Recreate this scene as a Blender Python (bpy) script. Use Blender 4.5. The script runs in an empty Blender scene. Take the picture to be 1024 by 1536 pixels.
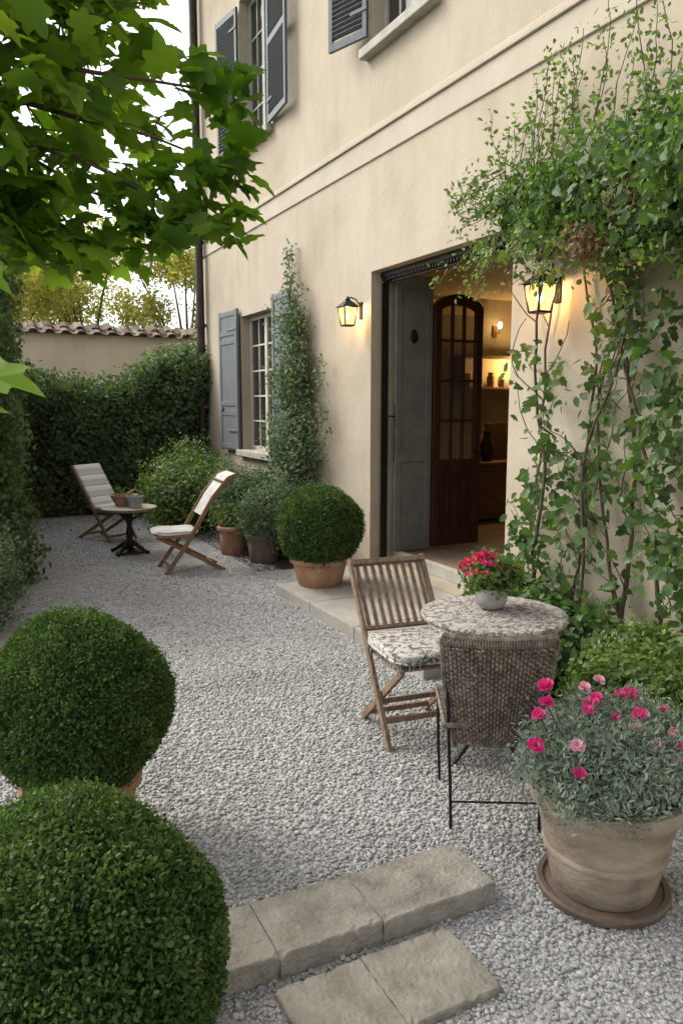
import bpy, math, random
import numpy as np
from mathutils import Vector, Matrix
rng=np.random.default_rng(7); random.seed(7)
scene=bpy.context.scene
COL=scene.collection
# ------------------------------------------------------------ materials
def newmat(name):
    m=bpy.data.materials.new(name); m.use_nodes=True
    nt=m.node_tree
    return m,nt,nt.nodes['Principled BSDF']
def N(nt,t,**kw):
    n=nt.nodes.new(t)
    for k,v in kw.items():
        if k in n.inputs.keys(): n.inputs[k].default_value=v
        else: setattr(n,k,v)
    return n
def ramp(nt,stops):
    r=nt.nodes.new('ShaderNodeValToRGB')
    e=r.color_ramp.elements
    while len(e)<len(stops): e.new(0.5)
    for i,(p,c) in enumerate(stops):
        e[i].position=p; e[i].color=(c[0],c[1],c[2],1)
    return r
def surf(name,c1,c2,scale=5,rough=.8,bump=.3,bscale=40,metallic=0,stretch=None,dist=.01,detail=6,c3=None,spec=.3):
    m,nt,b=newmat(name); L=nt.links.new
    tc=N(nt,'ShaderNodeTexCoord'); src=tc.outputs['Object']
    if stretch:
        mp=N(nt,'ShaderNodeMapping'); mp.inputs['Scale'].default_value=stretch
        L(src,mp.inputs[0]); src=mp.outputs[0]
    n=N(nt,'ShaderNodeTexNoise',Scale=scale,Detail=detail,Roughness=.6); L(src,n.inputs['Vector'])
    stops=[(.3,c1),(.7,c2)] if c3 is None else [(.28,c1),(.5,c2),(.72,c3)]
    r=ramp(nt,stops); L(n.outputs['Fac'],r.inputs[0]); L(r.outputs[0],b.inputs['Base Color'])
    n2=N(nt,'ShaderNodeTexNoise',Scale=bscale,Detail=5); L(src,n2.inputs['Vector'])
    bp=N(nt,'ShaderNodeBump',Strength=bump,Distance=dist); L(n2.outputs['Fac'],bp.inputs['Height']); L(bp.outputs[0],b.inputs['Normal'])
    b.inputs['Roughness'].default_value=rough; b.inputs['Metallic'].default_value=metallic
    b.inputs['Specular IOR Level'].default_value=spec
    return m
def leafmat(name,stops,trans=.35,rough=.5,clump=6,tcol=None,spec=.35):
    m,nt,b=newmat(name); L=nt.links.new
    g=N(nt,'ShaderNodeNewGeometry'); r=ramp(nt,stops)
    tc=N(nt,'ShaderNodeTexCoord'); n=N(nt,'ShaderNodeTexNoise',Scale=clump,Detail=3); L(tc.outputs['Object'],n.inputs['Vector'])
    ma=N(nt,'ShaderNodeMath',operation='MULTIPLY_ADD'); ma.inputs[1].default_value=.55
    L(g.outputs['Random Per Island'],ma.inputs[0])
    m2=N(nt,'ShaderNodeMath',operation='MULTIPLY_ADD'); m2.inputs[1].default_value=1.5; m2.inputs[2].default_value=-.52
    L(n.outputs['Fac'],m2.inputs[0]); L(m2.outputs[0],ma.inputs[2])
    L(ma.outputs[0],r.inputs[0])
    L(r.outputs[0],b.inputs['Base Color']); b.inputs['Roughness'].default_value=rough
    b.inputs['Specular IOR Level'].default_value=spec
    t=N(nt,'ShaderNodeBsdfTranslucent'); 
    hs=N(nt,'ShaderNodeMix',data_type='RGBA'); hs.blend_type='MULTIPLY'; hs.inputs[0].default_value=1
    L(r.outputs[0],hs.inputs[6]); hs.inputs[7].default_value=(*(tcol or (1.6,1.7,.6)),1)
    L(hs.outputs[2],t.inputs[0])
    mx=N(nt,'ShaderNodeMixShader'); mx.inputs[0].default_value=trans
    out=nt.nodes['Material Output']
    L(b.outputs[0],mx.inputs[1]); L(t.outputs[0],mx.inputs[2]); L(mx.outputs[0],out.inputs[0])
    return m
def emis(name,col,s,transp=0):
    m,nt,b=newmat(name); nt.nodes.remove(b); L=nt.links.new
    e=N(nt,'ShaderNodeEmission'); e.inputs[0].default_value=(*col,1); e.inputs[1].default_value=s
    out=nt.nodes['Material Output']
    if transp:
        t=N(nt,'ShaderNodeBsdfTransparent'); mx=N(nt,'ShaderNodeMixShader'); mx.inputs[0].default_value=transp
        L(e.outputs[0],mx.inputs[1]); L(t.outputs[0],mx.inputs[2]); L(mx.outputs[0],out.inputs[0])
    else: L(e.outputs[0],out.inputs[0])
    return m
def glassmat(name,tint,op):
    m,nt,b=newmat(name); L=nt.links.new
    b.inputs['Base Color'].default_value=(*tint,1); b.inputs['Roughness'].default_value=.05
    b.inputs['Specular IOR Level'].default_value=.8
    t=N(nt,'ShaderNodeBsdfTransparent'); mx=N(nt,'ShaderNodeMixShader'); mx.inputs[0].default_value=op
    L(t.outputs[0],mx.inputs[1]); L(b.outputs[0],mx.inputs[2]); L(mx.outputs[0],nt.nodes['Material Output'].inputs[0])
    return m
def plaster(name,k,base=True):
    m,nt,b=newmat(name); L=nt.links.new
    tc=N(nt,'ShaderNodeTexCoord')
    n=N(nt,'ShaderNodeTexNoise',Scale=.9,Detail=8,Roughness=.6,Distortion=.4); L(tc.outputs['Object'],n.inputs['Vector'])
    c=lambda *a: tuple(v*k for v in a)
    r=ramp(nt,[(.3,c(.40,.338,.258)),(.5,c(.465,.40,.31)),(.7,c(.51,.447,.355))]); L(n.outputs['Fac'],r.inputs[0])
    mp=N(nt,'ShaderNodeMapping'); mp.inputs['Scale'].default_value=(3,3,.5); L(tc.outputs['Object'],mp.inputs[0])
    n3=N(nt,'ShaderNodeTexNoise',Scale=1.1,Detail=8,Roughness=.65); L(mp.outputs[0],n3.inputs['Vector'])
    r3=ramp(nt,[(.33,(.86,.85,.83)),(.52,(1,1,1))]); L(n3.outputs['Fac'],r3.inputs[0])
    mx=N(nt,'ShaderNodeMix',data_type='RGBA'); mx.blend_type='MULTIPLY'; mx.inputs[0].default_value=.6
    L(r.outputs[0],mx.inputs[6]); L(r3.outputs[0],mx.inputs[7])
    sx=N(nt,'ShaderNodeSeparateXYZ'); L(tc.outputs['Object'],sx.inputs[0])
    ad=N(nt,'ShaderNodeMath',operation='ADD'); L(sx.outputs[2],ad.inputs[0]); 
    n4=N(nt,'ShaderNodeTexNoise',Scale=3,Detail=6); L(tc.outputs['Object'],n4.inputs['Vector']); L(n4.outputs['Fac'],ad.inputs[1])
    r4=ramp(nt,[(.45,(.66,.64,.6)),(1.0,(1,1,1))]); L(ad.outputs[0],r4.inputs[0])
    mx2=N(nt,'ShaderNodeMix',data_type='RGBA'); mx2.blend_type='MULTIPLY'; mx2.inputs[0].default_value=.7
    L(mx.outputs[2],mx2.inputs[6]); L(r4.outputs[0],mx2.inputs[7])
    L(mx2.outputs[2],b.inputs['Base Color'])
    n2=N(nt,'ShaderNodeTexNoise',Scale=7,Detail=10,Roughness=.7); L(tc.outputs['Object'],n2.inputs['Vector'])
    bp=N(nt,'ShaderNodeBump',Strength=.35,Distance=.02); L(n2.outputs['Fac'],bp.inputs['Height']); L(bp.outputs[0],b.inputs['Normal'])
    b.inputs['Roughness'].default_value=.9; b.inputs['Specular IOR Level'].default_value=.15
    return m
M={}
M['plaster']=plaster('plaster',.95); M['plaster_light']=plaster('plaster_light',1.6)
M['trim']=surf('trim_stone',(.42,.365,.285),(.49,.43,.345),2,.9,.3,30)
M['sill']=surf('sill_stone',(.3,.285,.25),(.44,.42,.37),6,.85,.3,40)
M['shut']=surf('shutter_paint',(.08,.092,.105),(.125,.14,.155),8,.55,.25,30,stretch=(4,4,.6))
M['shutlow']=surf('shutter_paint_low',(.12,.135,.145),(.175,.19,.20),6,.55,.25,30,stretch=(4,4,.6))
M['cream']=surf('cream_paint',(.45,.42,.35),(.6,.56,.48),8,.5,.15,40)
M['doorgrey']=surf('grey_door_paint',(.11,.115,.11),(.165,.17,.16),5,.5,.15,30)
M['darkwood']=surf('dark_wood',(.022,.009,.006),(.065,.024,.014),6,.35,.2,30,stretch=(6,6,.6))
M['iron']=surf('black_iron',(.012,.012,.013),(.035,.032,.03),20,.45,.3,80,metallic=.6)
M['pipe']=surf('pipe_brown',(.03,.024,.02),(.06,.048,.04),6,.45,.2,40,metallic=.3)
M['glass']=glassmat('door_glass',(.1,.1,.09),.25)
M['wglass']=glassmat('window_glass',(.03,.035,.035),.45)
M['wood']=surf('weathered_wood',(.09,.057,.037),(.22,.15,.10),8,.75,.5,50,stretch=(8,8,1.2),c3=(.29,.22,.16))
M['teak']=surf('teak_wood',(.12,.065,.03),(.26,.155,.08),8,.6,.4,50,stretch=(8,8,1.2))
M['stone']=surf('slab_stone',(.165,.152,.125),(.265,.245,.205),9,.92,1.0,60,c3=(.345,.325,.28),dist=.01,detail=15)
M['patio']=surf('patio_stone',(.27,.245,.215),(.4,.375,.33),3,.85,.4,50,detail=9)
M['terra']=surf('terracotta',(.26,.125,.07),(.36,.2,.12),6,.85,.3,50,c3=(.40,.3,.22))
M['terra_old']=surf('aged_terracotta',(.17,.13,.095),(.29,.235,.175),5,.9,.6,40,c3=(.40,.35,.28),detail=12,stretch=(1,1,1.6))
M['saucer']=surf('saucer_clay',(.10,.072,.056),(.18,.14,.11),6,.8,.4,50)
M['bark']=surf('bark',(.06,.042,.03),(.16,.12,.09),10,.9,.8,40,stretch=(3,3,.7))
M['soil']=surf('soil',(.025,.018,.012),(.07,.05,.035),12,.95,1,60,dist=.03)
M['ground']=surf('ground_grass',(.05,.07,.025),(.10,.12,.05),3,.95,.6,30,dist=.03)
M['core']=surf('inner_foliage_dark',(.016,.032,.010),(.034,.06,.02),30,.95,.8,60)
M['white']=surf('white_fabric',(.46,.45,.42),(.64,.63,.60),7,.9,.4,60,dist=.008)
M['potgrey']=surf('grey_pot',(.22,.21,.19),(.36,.34,.31),9,.7,.3,60)
M['metalgrey']=surf('zinc',(.25,.26,.27),(.42,.43,.44),9,.45,.2,50,metallic=.5)
M['intwall']=surf('interior_plaster',(.36,.28,.17),(.46,.37,.23),3,.9,.2,30)
M['intfloor']=surf('interior_floor',(.14,.10,.07),(.22,.16,.11),4,.6,.2,30)
M['intwood']=surf('interior_wood',(.12,.06,.025),(.22,.12,.05),5,.5,.2,30,stretch=(1,6,6))
def tilemat():
    m,nt,b=newmat('roof_tile'); L=nt.links.new
    g=N(nt,'ShaderNodeNewGeometry'); r=ramp(nt,[(0,(.06,.045,.035)),(.35,(.14,.092,.062)),(.7,(.21,.145,.10)),(1,(.25,.215,.17))])
    L(g.outputs['Random Per Island'],r.inputs[0]); 
    tc=N(nt,'ShaderNodeTexCoord'); n=N(nt,'ShaderNodeTexNoise',Scale=12,Detail=6); L(tc.outputs['Object'],n.inputs['Vector'])
    r2=ramp(nt,[(.3,(.35,.37,.33)),(.6,(1,1,1))]); L(n.outputs['Fac'],r2.inputs[0])
    mx=N(nt,'ShaderNodeMix',data_type='RGBA'); mx.blend_type='MULTIPLY'; mx.inputs[0].default_value=.8
    L(r.outputs[0],mx.inputs[6]); L(r2.outputs[0],mx.inputs[7]); L(mx.outputs[2],b.inputs['Base Color'])
    b.inputs['Roughness'].default_value=.9
    return m
M['rooftile']=tilemat()
def pebblemat():
    m,nt,b=newmat('pebbles'); L=nt.links.new
    g=N(nt,'ShaderNodeNewGeometry'); r=ramp(nt,[(0,(.25,.25,.247)),(.25,(.31,.308,.302)),(.6,(.36,.358,.35)),(.88,(.415,.41,.4)),(1,(.49,.48,.46))])
    L(g.outputs['Random Per Island'],r.inputs[0])
    tc=N(nt,'ShaderNodeTexCoord'); n=N(nt,'ShaderNodeTexNoise',Scale=1.1,Detail=5); L(tc.outputs['Object'],n.inputs['Vector'])
    r2=ramp(nt,[(.3,(.83,.825,.81)),(.6,(1,1,1))]); L(n.outputs['Fac'],r2.inputs[0])
    mx=N(nt,'ShaderNodeMix',data_type='RGBA'); mx.blend_type='MULTIPLY'; mx.inputs[0].default_value=1
    L(r.outputs[0],mx.inputs[6]); L(r2.outputs[0],mx.inputs[7]); L(mx.outputs[2],b.inputs['Base Color'])
    n3=N(nt,'ShaderNodeTexNoise',Scale=180,Detail=3); L(tc.outputs['Object'],n3.inputs['Vector'])
    bp=N(nt,'ShaderNodeBump',Strength=.5,Distance=.003); L(n3.outputs['Fac'],bp.inputs['Height']); L(bp.outputs[0],b.inputs['Normal'])
    b.inputs['Roughness'].default_value=.85; b.inputs['Specular IOR Level'].default_value=.2
    return m
M['pebble']=pebblemat()
def gravelmat():
    m,nt,b=newmat('gravel_sheet'); L=nt.links.new
    tc=N(nt,'ShaderNodeTexCoord'); v=N(nt,'ShaderNodeTexVoronoi',Scale=60); L(tc.outputs['Object'],v.inputs['Vector'])
    sp=N(nt,'ShaderNodeSeparateColor'); L(v.outputs['Color'],sp.inputs[0])
    r=ramp(nt,[(0,(.27,.268,.26)),(.6,(.36,.355,.345)),(1,(.44,.435,.42))]); L(sp.outputs[0],r.inputs[0]); L(r.outputs[0],b.inputs['Base Color'])
    inv=N(nt,'ShaderNodeMath',operation='SUBTRACT'); inv.inputs[0].default_value=1; L(v.outputs['Distance'],inv.inputs[1])
    bp=N(nt,'ShaderNodeBump',Strength=1,Distance=.01); L(inv.outputs[0],bp.inputs['Height']); L(bp.outputs[0],b.inputs['Normal'])
    b.inputs['Roughness'].default_value=.95
    return m
M['gravel']=gravelmat()
def speckle(name,base,dark,scale,th):
    m,nt,b=newmat(name); L=nt.links.new
    tc=N(nt,'ShaderNodeTexCoord'); v=N(nt,'ShaderNodeTexVoronoi',Scale=scale); L(tc.outputs['Object'],v.inputs['Vector'])
    n=N(nt,'ShaderNodeTexNoise',Scale=scale*.35,Detail=6); L(tc.outputs['Object'],n.inputs['Vector'])
    sp=N(nt,'ShaderNodeSeparateColor'); L(v.outputs['Color'],sp.inputs[0])
    ad=N(nt,'ShaderNodeMath',operation='MULTIPLY_ADD'); ad.inputs[1].default_value=.45; L(sp.outputs[0],ad.inputs[0]); 
    L(n.outputs['Fac'],ad.inputs[2])
    mid=tuple((a+c)/2 for a,c in zip(base,dark))
    r=ramp(nt,[(th-.12,dark),(th,mid),(th+.1,base)]); L(ad.outputs[0],r.inputs[0]); L(r.outputs[0],b.inputs['Base Color'])
    bp=N(nt,'ShaderNodeBump',Strength=.7,Distance=.006); L(ad.outputs[0],bp.inputs['Height']); L(bp.outputs[0],b.inputs['Normal'])
    b.inputs['Roughness'].default_value=.75
    return m
M['mosaic']=speckle('mosaic_top',(.37,.35,.32),(.11,.095,.078),85,.70)
M['cushion']=speckle('mottled_cushion',(.44,.42,.39),(.08,.068,.05),80,.67)
M['wicker']=surf('wicker',(.06,.046,.036),(.16,.128,.10),30,.6,.4,120,c3=(.29,.245,.20))
M['wickerdark']=surf('wicker_dark',(.03,.023,.018),(.085,.066,.05),30,.6,.4,120)
def striped():
    m,nt,b=newmat('striped_fabric'); L=nt.links.new
    tc=N(nt,'ShaderNodeTexCoord'); w=N(nt,'ShaderNodeTexWave',Scale=2.2); w.bands_direction='Z'; L(tc.outputs['Object'],w.inputs['Vector'])
    r=ramp(nt,[(.55,(.68,.67,.65)),(.75,(.47,.47,.46))]); L(w.outputs['Fac'],r.inputs[0]); L(r.outputs[0],b.inputs['Base Color'])
    b.inputs['Roughness'].default_value=.9
    return m
M['striped']=striped()
M['box']=leafmat('boxwood_leaf',[(0,(.022,.050,.010)),(.45,(.05,.098,.02)),(.8,(.09,.15,.036)),(1,(.14,.20,.055))],.3,.6,9)
M['hedge']=leafmat('hedge_leaf',[(0,(.032,.06,.026)),(.5,(.078,.125,.052)),(1,(.14,.195,.085))],.3,.6,3)
M['maple']=leafmat('broad_leaf',[(0,(.04,.095,.013)),(.4,(.08,.165,.026)),(.75,(.13,.225,.038)),(1,(.19,.28,.055))],.62,.5,2.2,(2.0,1.9,.5))
M['vine']=leafmat('vine_leaf',[(0,(.035,.072,.022)),(.5,(.072,.13,.042)),(.85,(.115,.18,.065)),(1,(.17,.23,.10))],.38,.5,3)
M['sprig']=leafmat('sprig_leaf',[(0,(.06,.11,.025)),(.5,(.105,.17,.05)),(1,(.17,.24,.085))],.45,.5,3)
M['sage']=leafmat('greygreen_leaf',[(0,(.05,.085,.042)),(.5,(.105,.155,.085)),(1,(.19,.24,.145))],.35,.6,5,(1.3,1.4,.8))
M['silver']=leafmat('silver_leaf',[(0,(.10,.135,.10)),(.5,(.2,.245,.185)),(1,(.36,.40,.33))],.3,.7,8,(1,1.1,.8))
M['lime']=leafmat('lime_leaf',[(0,(.045,.085,.018)),(.5,(.10,.16,.04)),(1,(.18,.25,.07))],.35,.5,5)
M['shrub']=leafmat('shrub_leaf',[(0,(.04,.075,.02)),(.5,(.09,.145,.043)),(1,(.17,.22,.08))],.35,.55,4)
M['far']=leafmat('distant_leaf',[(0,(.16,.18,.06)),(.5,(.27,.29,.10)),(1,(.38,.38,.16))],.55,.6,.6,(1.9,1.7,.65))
M['red']=leafmat('red_petal',[(0,(.5,.03,.08)),(1,(.78,.13,.2))],.3,.5,5,(1.2,.8,.8))
M['magenta']=leafmat('magenta_petal',[(0,(.6,.02,.2)),(1,(.8,.08,.33))],.3,.5,5,(1.2,.8,.9))
M['pinkp']=leafmat('pale_pink_petal',[(0,(.7,.3,.4)),(1,(.8,.5,.58))],.3,.5,5,(1.1,.9,.9))
M['dry']=leafmat('dry_leaf',[(0,(.10,.06,.03)),(1,(.3,.2,.11))],.3,.7,5,(1.1,.9,.6))
M['lampglass']=emis('lantern_glass',(1,.62,.22),2.0,.45)
M['bulb']=emis('lantern_bulb',(1,.72,.36),25)
# ------------------------------------------------------------ mesh helpers
class MB:
    def __init__(s): s.v=[]; s.f=[]
    def add(s,vs,fs):
        o=len(s.v); s.v+= [tuple(map(float,p)) for p in vs]; s.f+=[tuple(i+o for i in f) for f in fs]
    def box(s,c,d,mtx=None):
        hx,hy,hz=d[0]/2,d[1]/2,d[2]/2
        vs=[Vector((x*hx,y*hy,z*hz)) for z in(-1,1) for y in(-1,1) for x in(-1,1)]
        if mtx is not None: vs=[mtx@p for p in vs]
        vs=[p+Vector(c) for p in vs]
        s.add(vs,[(0,2,3,1),(4,5,7,6),(0,1,5,4),(2,6,7,3),(0,4,6,2),(1,3,7,5)])
        return s
    def bb(s,x0,x1,y0,y1,z0,z1):
        return s.box(((x0+x1)/2,(y0+y1)/2,(z0+z1)/2),(abs(x1-x0),abs(y1-y0),abs(z1-z0)))
    def beam(s,p0,p1,w,h,side=(1,0,0)):
        p0=Vector(p0);p1=Vector(p1); d=(p1-p0); L=d.length; d.normalize()
        sd=Vector(side); sd=(sd-d*sd.dot(d)).normalized(); up=d.cross(sd)
        m=Matrix((sd,d,up)).transposed()
        return s.box((p0+p1)/2,(w,L,h),m)
    def tube(s,pts,r,n=8,closed=False):
        pts=[Vector(p) for p in pts]; k=len(pts)
        rr=r if isinstance(r,(list,tuple)) else [r]*k
        vs=[];fs=[]; ref=None
        for i,p in enumerate(pts):
            if closed: d=pts[(i+1)%k]-pts[i-1]
            else: d=pts[min(i+1,k-1)]-pts[max(i-1,0)]
            d.normalize()
            if ref is None: ref=Vector((0,0,1)) if abs(d.z)<.9 else Vector((1,0,0))
            a=(ref-d*ref.dot(d))
            if a.length<1e-4: a=Vector((1,.1,0)); a=a-d*a.dot(d)
            a.normalize(); ref=a; b=d.cross(a)
            for j in range(n):
                t=2*math.pi*j/n; vs.append(p+(a*math.cos(t)+b*math.sin(t))*rr[i])
        for i in range(k if closed else k-1):
            for j in range(n):
                a0=i*n+j;a1=i*n+(j+1)%n;b0=((i+1)%k)*n+j;b1=((i+1)%k)*n+(j+1)%n
                fs.append((a0,a1,b1,b0))
        if not closed:
            fs.append(tuple(range(n-1,-1,-1))); fs.append(tuple((k-1)*n+j for j in range(n)))
        s.add(vs,fs); return s
    def lathe(s,prof,n=40,c=(0,0,0),capb=True,capt=True,wob=0):
        vs=[];fs=[]
        for i,(r,z) in enumerate(prof):
            for j in range(n):
                t=2*math.pi*j/n; rr=r*(1+wob*math.sin(3*t+i*.3)+wob*.6*math.sin(7*t+i))
                vs.append((c[0]+rr*math.cos(t),c[1]+rr*math.sin(t),c[2]+z))
        for i in range(len(prof)-1):
            for j in range(n):
                fs.append((i*n+j,i*n+(j+1)%n,(i+1)*n+(j+1)%n,(i+1)*n+j))
        if capb: fs.append(tuple(range(n-1,-1,-1)))
        if capt: fs.append(tuple((len(prof)-1)*n+j for j in range(n)))
        s.add(vs,fs); return s
    def blob(s,c,r,nu=24,nv=16,amp=.06,e=1.0,seed=0):
        vs=[];fs=[]
        sg=lambda x:math.copysign(abs(x)**e,x)
        for i in range(nv+1):
            ph=-math.pi/2+math.pi*i/nv
            for j in range(nu):
                t=2*math.pi*j/nu
                d=(sg(math.cos(ph))*sg(math.cos(t)),sg(math.cos(ph))*sg(math.sin(t)),sg(math.sin(ph)))
                w=1+amp*(math.sin(3.1*d[0]+5*d[1]+seed)+math.sin(6*d[2]+4*d[0]+seed*2)*.6)
                vs.append((c[0]+r[0]*d[0]*w,c[1]+r[1]*d[1]*w,c[2]+r[2]*d[2]*w))
        for i in range(nv):
            for j in range(nu):
                fs.append((i*nu+j,i*nu+(j+1)%nu,(i+1)*nu+(j+1)%nu,(i+1)*nu+j))
        s.add(vs,fs); return s
WM={}
def reg(o,parent,world):
    COL.objects.link(o)
    if parent is not None:
        o.parent=parent
        if world:
            o.matrix_parent_inverse=WM[parent.name].inverted(); WM[o.name]=Matrix.Identity(4)
        else:
            WM[o.name]=WM[parent.name].copy()
    else: WM[o.name]=Matrix.Identity(4)
    return o
def part(name,mb,mat,parent=None,bevel=0,smooth=False,world=False,label=None,seg=2):
    me=bpy.data.meshes.new(name); me.from_pydata(mb.v,[],mb.f); me.update()
    if smooth:
        me.polygons.foreach_set('use_smooth',[True]*len(me.polygons)); me.set_sharp_from_angle(angle=math.radians(40))
    me.materials.append(mat)
    o=bpy.data.objects.new(name,me); reg(o,parent,world)
    if bevel:
        b=o.modifiers.new('bevel','BEVEL'); b.width=bevel; b.segments=seg; b.limit_method='ANGLE'; b.angle_limit=math.radians(40)
    if label: o['label']=label
    return o
def thing(name,label,cat,loc=(0,0,0),rz=0,group=None):
    o=bpy.data.objects.new(name,None); o.empty_display_size=.1
    o.location=loc; o.rotation_euler=(0,0,rz); COL.objects.link(o)
    o['label']=label; o['category']=cat
    if group: o['group']=group
    WM[o.name]=Matrix.Translation(loc)@Matrix.Rotation(rz,4,'Z')
    return o
def tag(o,label,cat,group=None):
    o['label']=label;o['category']=cat
    if group:o['group']=group
    return o
def nrm(a): return a/np.maximum(np.linalg.norm(a,axis=1,keepdims=True),1e-9)
def frames(Nn,spread=.6,bias=None,bw=0):
    n=len(Nn); Z=nrm(Nn+rng.normal(size=(n,3))*spread)
    R=rng.normal(size=(n,3))
    if bias is not None: R=R+np.array(bias)*bw
    Y=nrm(R-(R*Z).sum(1,keepdims=True)*Z); X=np.cross(Y,Z); return X,Y,Z
def scat(T,faces,P,fr,S):
    T=np.array(T,float); X,Y,Z=fr; n=len(P); S=np.asarray(S)
    if S.ndim==1: S=np.stack([S,S,S],1)
    V=P[:,None,:]+T[None,:,0,None]*(X*S[:,0:1])[:,None,:]+T[None,:,1,None]*(Y*S[:,1:2])[:,None,:]+T[None,:,2,None]*(Z*S[:,2:3])[:,None,:]
    k=len(T); loops=np.concatenate([np.array(f) for f in faces]); tot=np.array([len(f) for f in faces]); st=np.concatenate([[0],np.cumsum(tot)[:-1]])
    nl=len(loops)
    LO=(loops[None,:]+(np.arange(n)*k)[:,None]).ravel(); ST=(st[None,:]+(np.arange(n)*nl)[:,None]).ravel()
    return V.reshape(-1,3),LO,ST
def merge(chunks):
    Vs=[];Ls=[];Ss=[];vo=0;lo=0
    for V,L,S in chunks:
        Vs.append(V);Ls.append(L+vo);Ss.append(S+lo);vo+=len(V);lo+=len(L)
    return np.concatenate(Vs),np.concatenate(Ls),np.concatenate(Ss)
def npobj(name,chunks,mat,parent=None,world=False,smooth=False):
    V,L,S=merge(chunks)
    me=bpy.data.meshes.new(name)
    me.vertices.add(len(V)); me.vertices.foreach_set('co',V.astype(np.float32).ravel())
    me.loops.add(len(L)); me.loops.foreach_set('vertex_index',L.astype(np.int32))
    me.polygons.add(len(S)); me.polygons.foreach_set('loop_start',S.astype(np.int32))
    if smooth: me.polygons.foreach_set('use_smooth',np.ones(len(S),dtype=bool))
    me.update(calc_edges=True); me.validate()
    me.materials.append(mat)
    o=bpy.data.objects.new(name,me); return reg(o,parent,world)
LEAF4=([(0,0,0),(.3,.45,.07),(0,1,0),(-.3,.45,.07)],[(0,1,2),(0,2,3)])
LEAF6=([(0,0,0),(.27,.28,.06),(.24,.68,.05),(0,1,-.04),(-.24,.68,.05),(-.27,.28,.06)],[(0,1,2,3),(0,3,4,5)])
LOBE=([(0,0,0),(.22,-.03,.03),(.38,.2,.05),(.28,.36,.04),(.3,.62,.02),(.14,.7,.0),(0,1,-.06),(-.14,.7,0),(-.3,.62,.02),(-.28,.36,.04),(-.38,.2,.05),(-.22,-.03,.03)],[(0,1,2,3),(0,3,4,5),(0,5,6),(0,6,7),(0,7,8,9),(0,9,10,11)])
NEEDLE=([(0,0,0),(.15,.45,.03),(0,1,0),(-.15,.45,.03)],[(0,1,2),(0,2,3)])
half=[(.06,-.03),(.2,-.14),(.36,-.12),(.32,.04),(.46,.06),(.56,.18),(.44,.28),(.37,.38),(.44,.5),(.41,.66),(.29,.64),(.18,.64),(.14,.82)]
outl=half+[(0,1.0)]+[(-x,y) for x,y in half[::-1]]+[(0,.02)]
mz=lambda x,y:(abs(x)*.28-.5*(x*x+(y-.3)**2))
MAPLE=([(0,.3,mz(0,.3)-.03)]+[(x,y,mz(x,y)+.02*math.sin(9*x+7*y)) for x,y in outl],[(0,i+1,(i+1)%len(outl)+1) for i in range(len(outl))])
def unit(n):
    return nrm(rng.normal(size=(n,3)))
def clumps(ells,nc,lp,sig,shell=.75,zmin=.02):
    E=np.array(ells,float); w=E[:,3]*E[:,4]+E[:,4]*E[:,5]+E[:,3]*E[:,5]; w/=w.sum()
    idx=rng.choice(len(E),nc,p=w); D=unit(nc); r=rng.uniform(shell,1,nc)[:,None]
    C=E[idx,:3]+D*E[idx,3:]*r; Nn=nrm(D/E[idx,3:])
    C=C+rng.normal(size=(nc,3))*sig*.4
    off=rng.normal(size=(nc,lp,3))*sig
    P=(C[:,None,:]+off).reshape(-1,3); NN=nrm((np.repeat(Nn[:,None,:],lp,1)+off/sig*.45).reshape(-1,3))
    k=P[:,2]>zmin
    return P[k],NN[k]
def foliage(name,ells,nc,lp,sig,size,mat,parent,T=LEAF4,shell=.75,spread=.6,bias=(0,0,1),bw=.4,world=True,xmax=None,extra=None):
    P,NN=clumps(ells,nc,lp,sig,shell)
    if extra is not None: P=np.concatenate([P,extra[0]]);NN=np.concatenate([NN,extra[1]])
    if xmax is not None: P[:,0]=np.minimum(P[:,0],xmax-rng.uniform(0,.05,len(P)))
    S=size*rng.uniform(.6,1.25,len(P))
    return npobj(name,[scat(T[0],T[1],P,frames(NN,spread,bias,bw),S)],mat,parent,world)
# ------------------------------------------------------------ world, sun, camera
SUN_AZ_VEC=Vector((-.50,.62,.78)).normalized()
w=bpy.data.worlds.new("World"); scene.world=w; w.use_nodes=True; nt=w.node_tree
bg=nt.nodes['Background']; sky=nt.nodes.new('ShaderNodeTexSky'); sky.sky_type='NISHITA'; sky.sun_disc=False
elev=math.asin(SUN_AZ_VEC.z); az=math.atan2(SUN_AZ_VEC.x,SUN_AZ_VEC.y)
sky.sun_elevation=elev; sky.sun_rotation=az; sky.dust_density=4; sky.air_density=1.0
hs=nt.nodes.new('ShaderNodeHueSaturation'); hs.inputs['Saturation'].default_value=.12; hs.inputs['Value'].default_value=2.35
nt.links.new(sky.outputs[0],hs.inputs['Color']); nt.links.new(hs.outputs[0],bg.inputs[0]); bg.inputs[1].default_value=.15
sl=bpy.data.lights.new('sun','SUN'); sl.energy=1.8; sl.angle=math.radians(22); sl.color=(1,.90,.74)
so=bpy.data.objects.new('sun',sl); COL.objects.link(so)
so.rotation_euler=(-SUN_AZ_VEC).to_track_quat('-Z','Y').to_euler()
cd=bpy.data.cameras.new('camera'); cam=bpy.data.objects.new('camera',cd); COL.objects.link(cam)
cam.location=(0,0,1.75); cam.rotation_euler=(math.radians(90-8.07),0,math.radians(-26.7))
cd.sensor_fit='VERTICAL'; cd.sensor_height=36; cd.lens=26.95; cd.clip_end=600; cd.clip_start=.05
scene.camera=cam
scene.view_settings.view_transform='Standard'; scene.view_settings.look='None'; scene.view_settings.exposure=0
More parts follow.
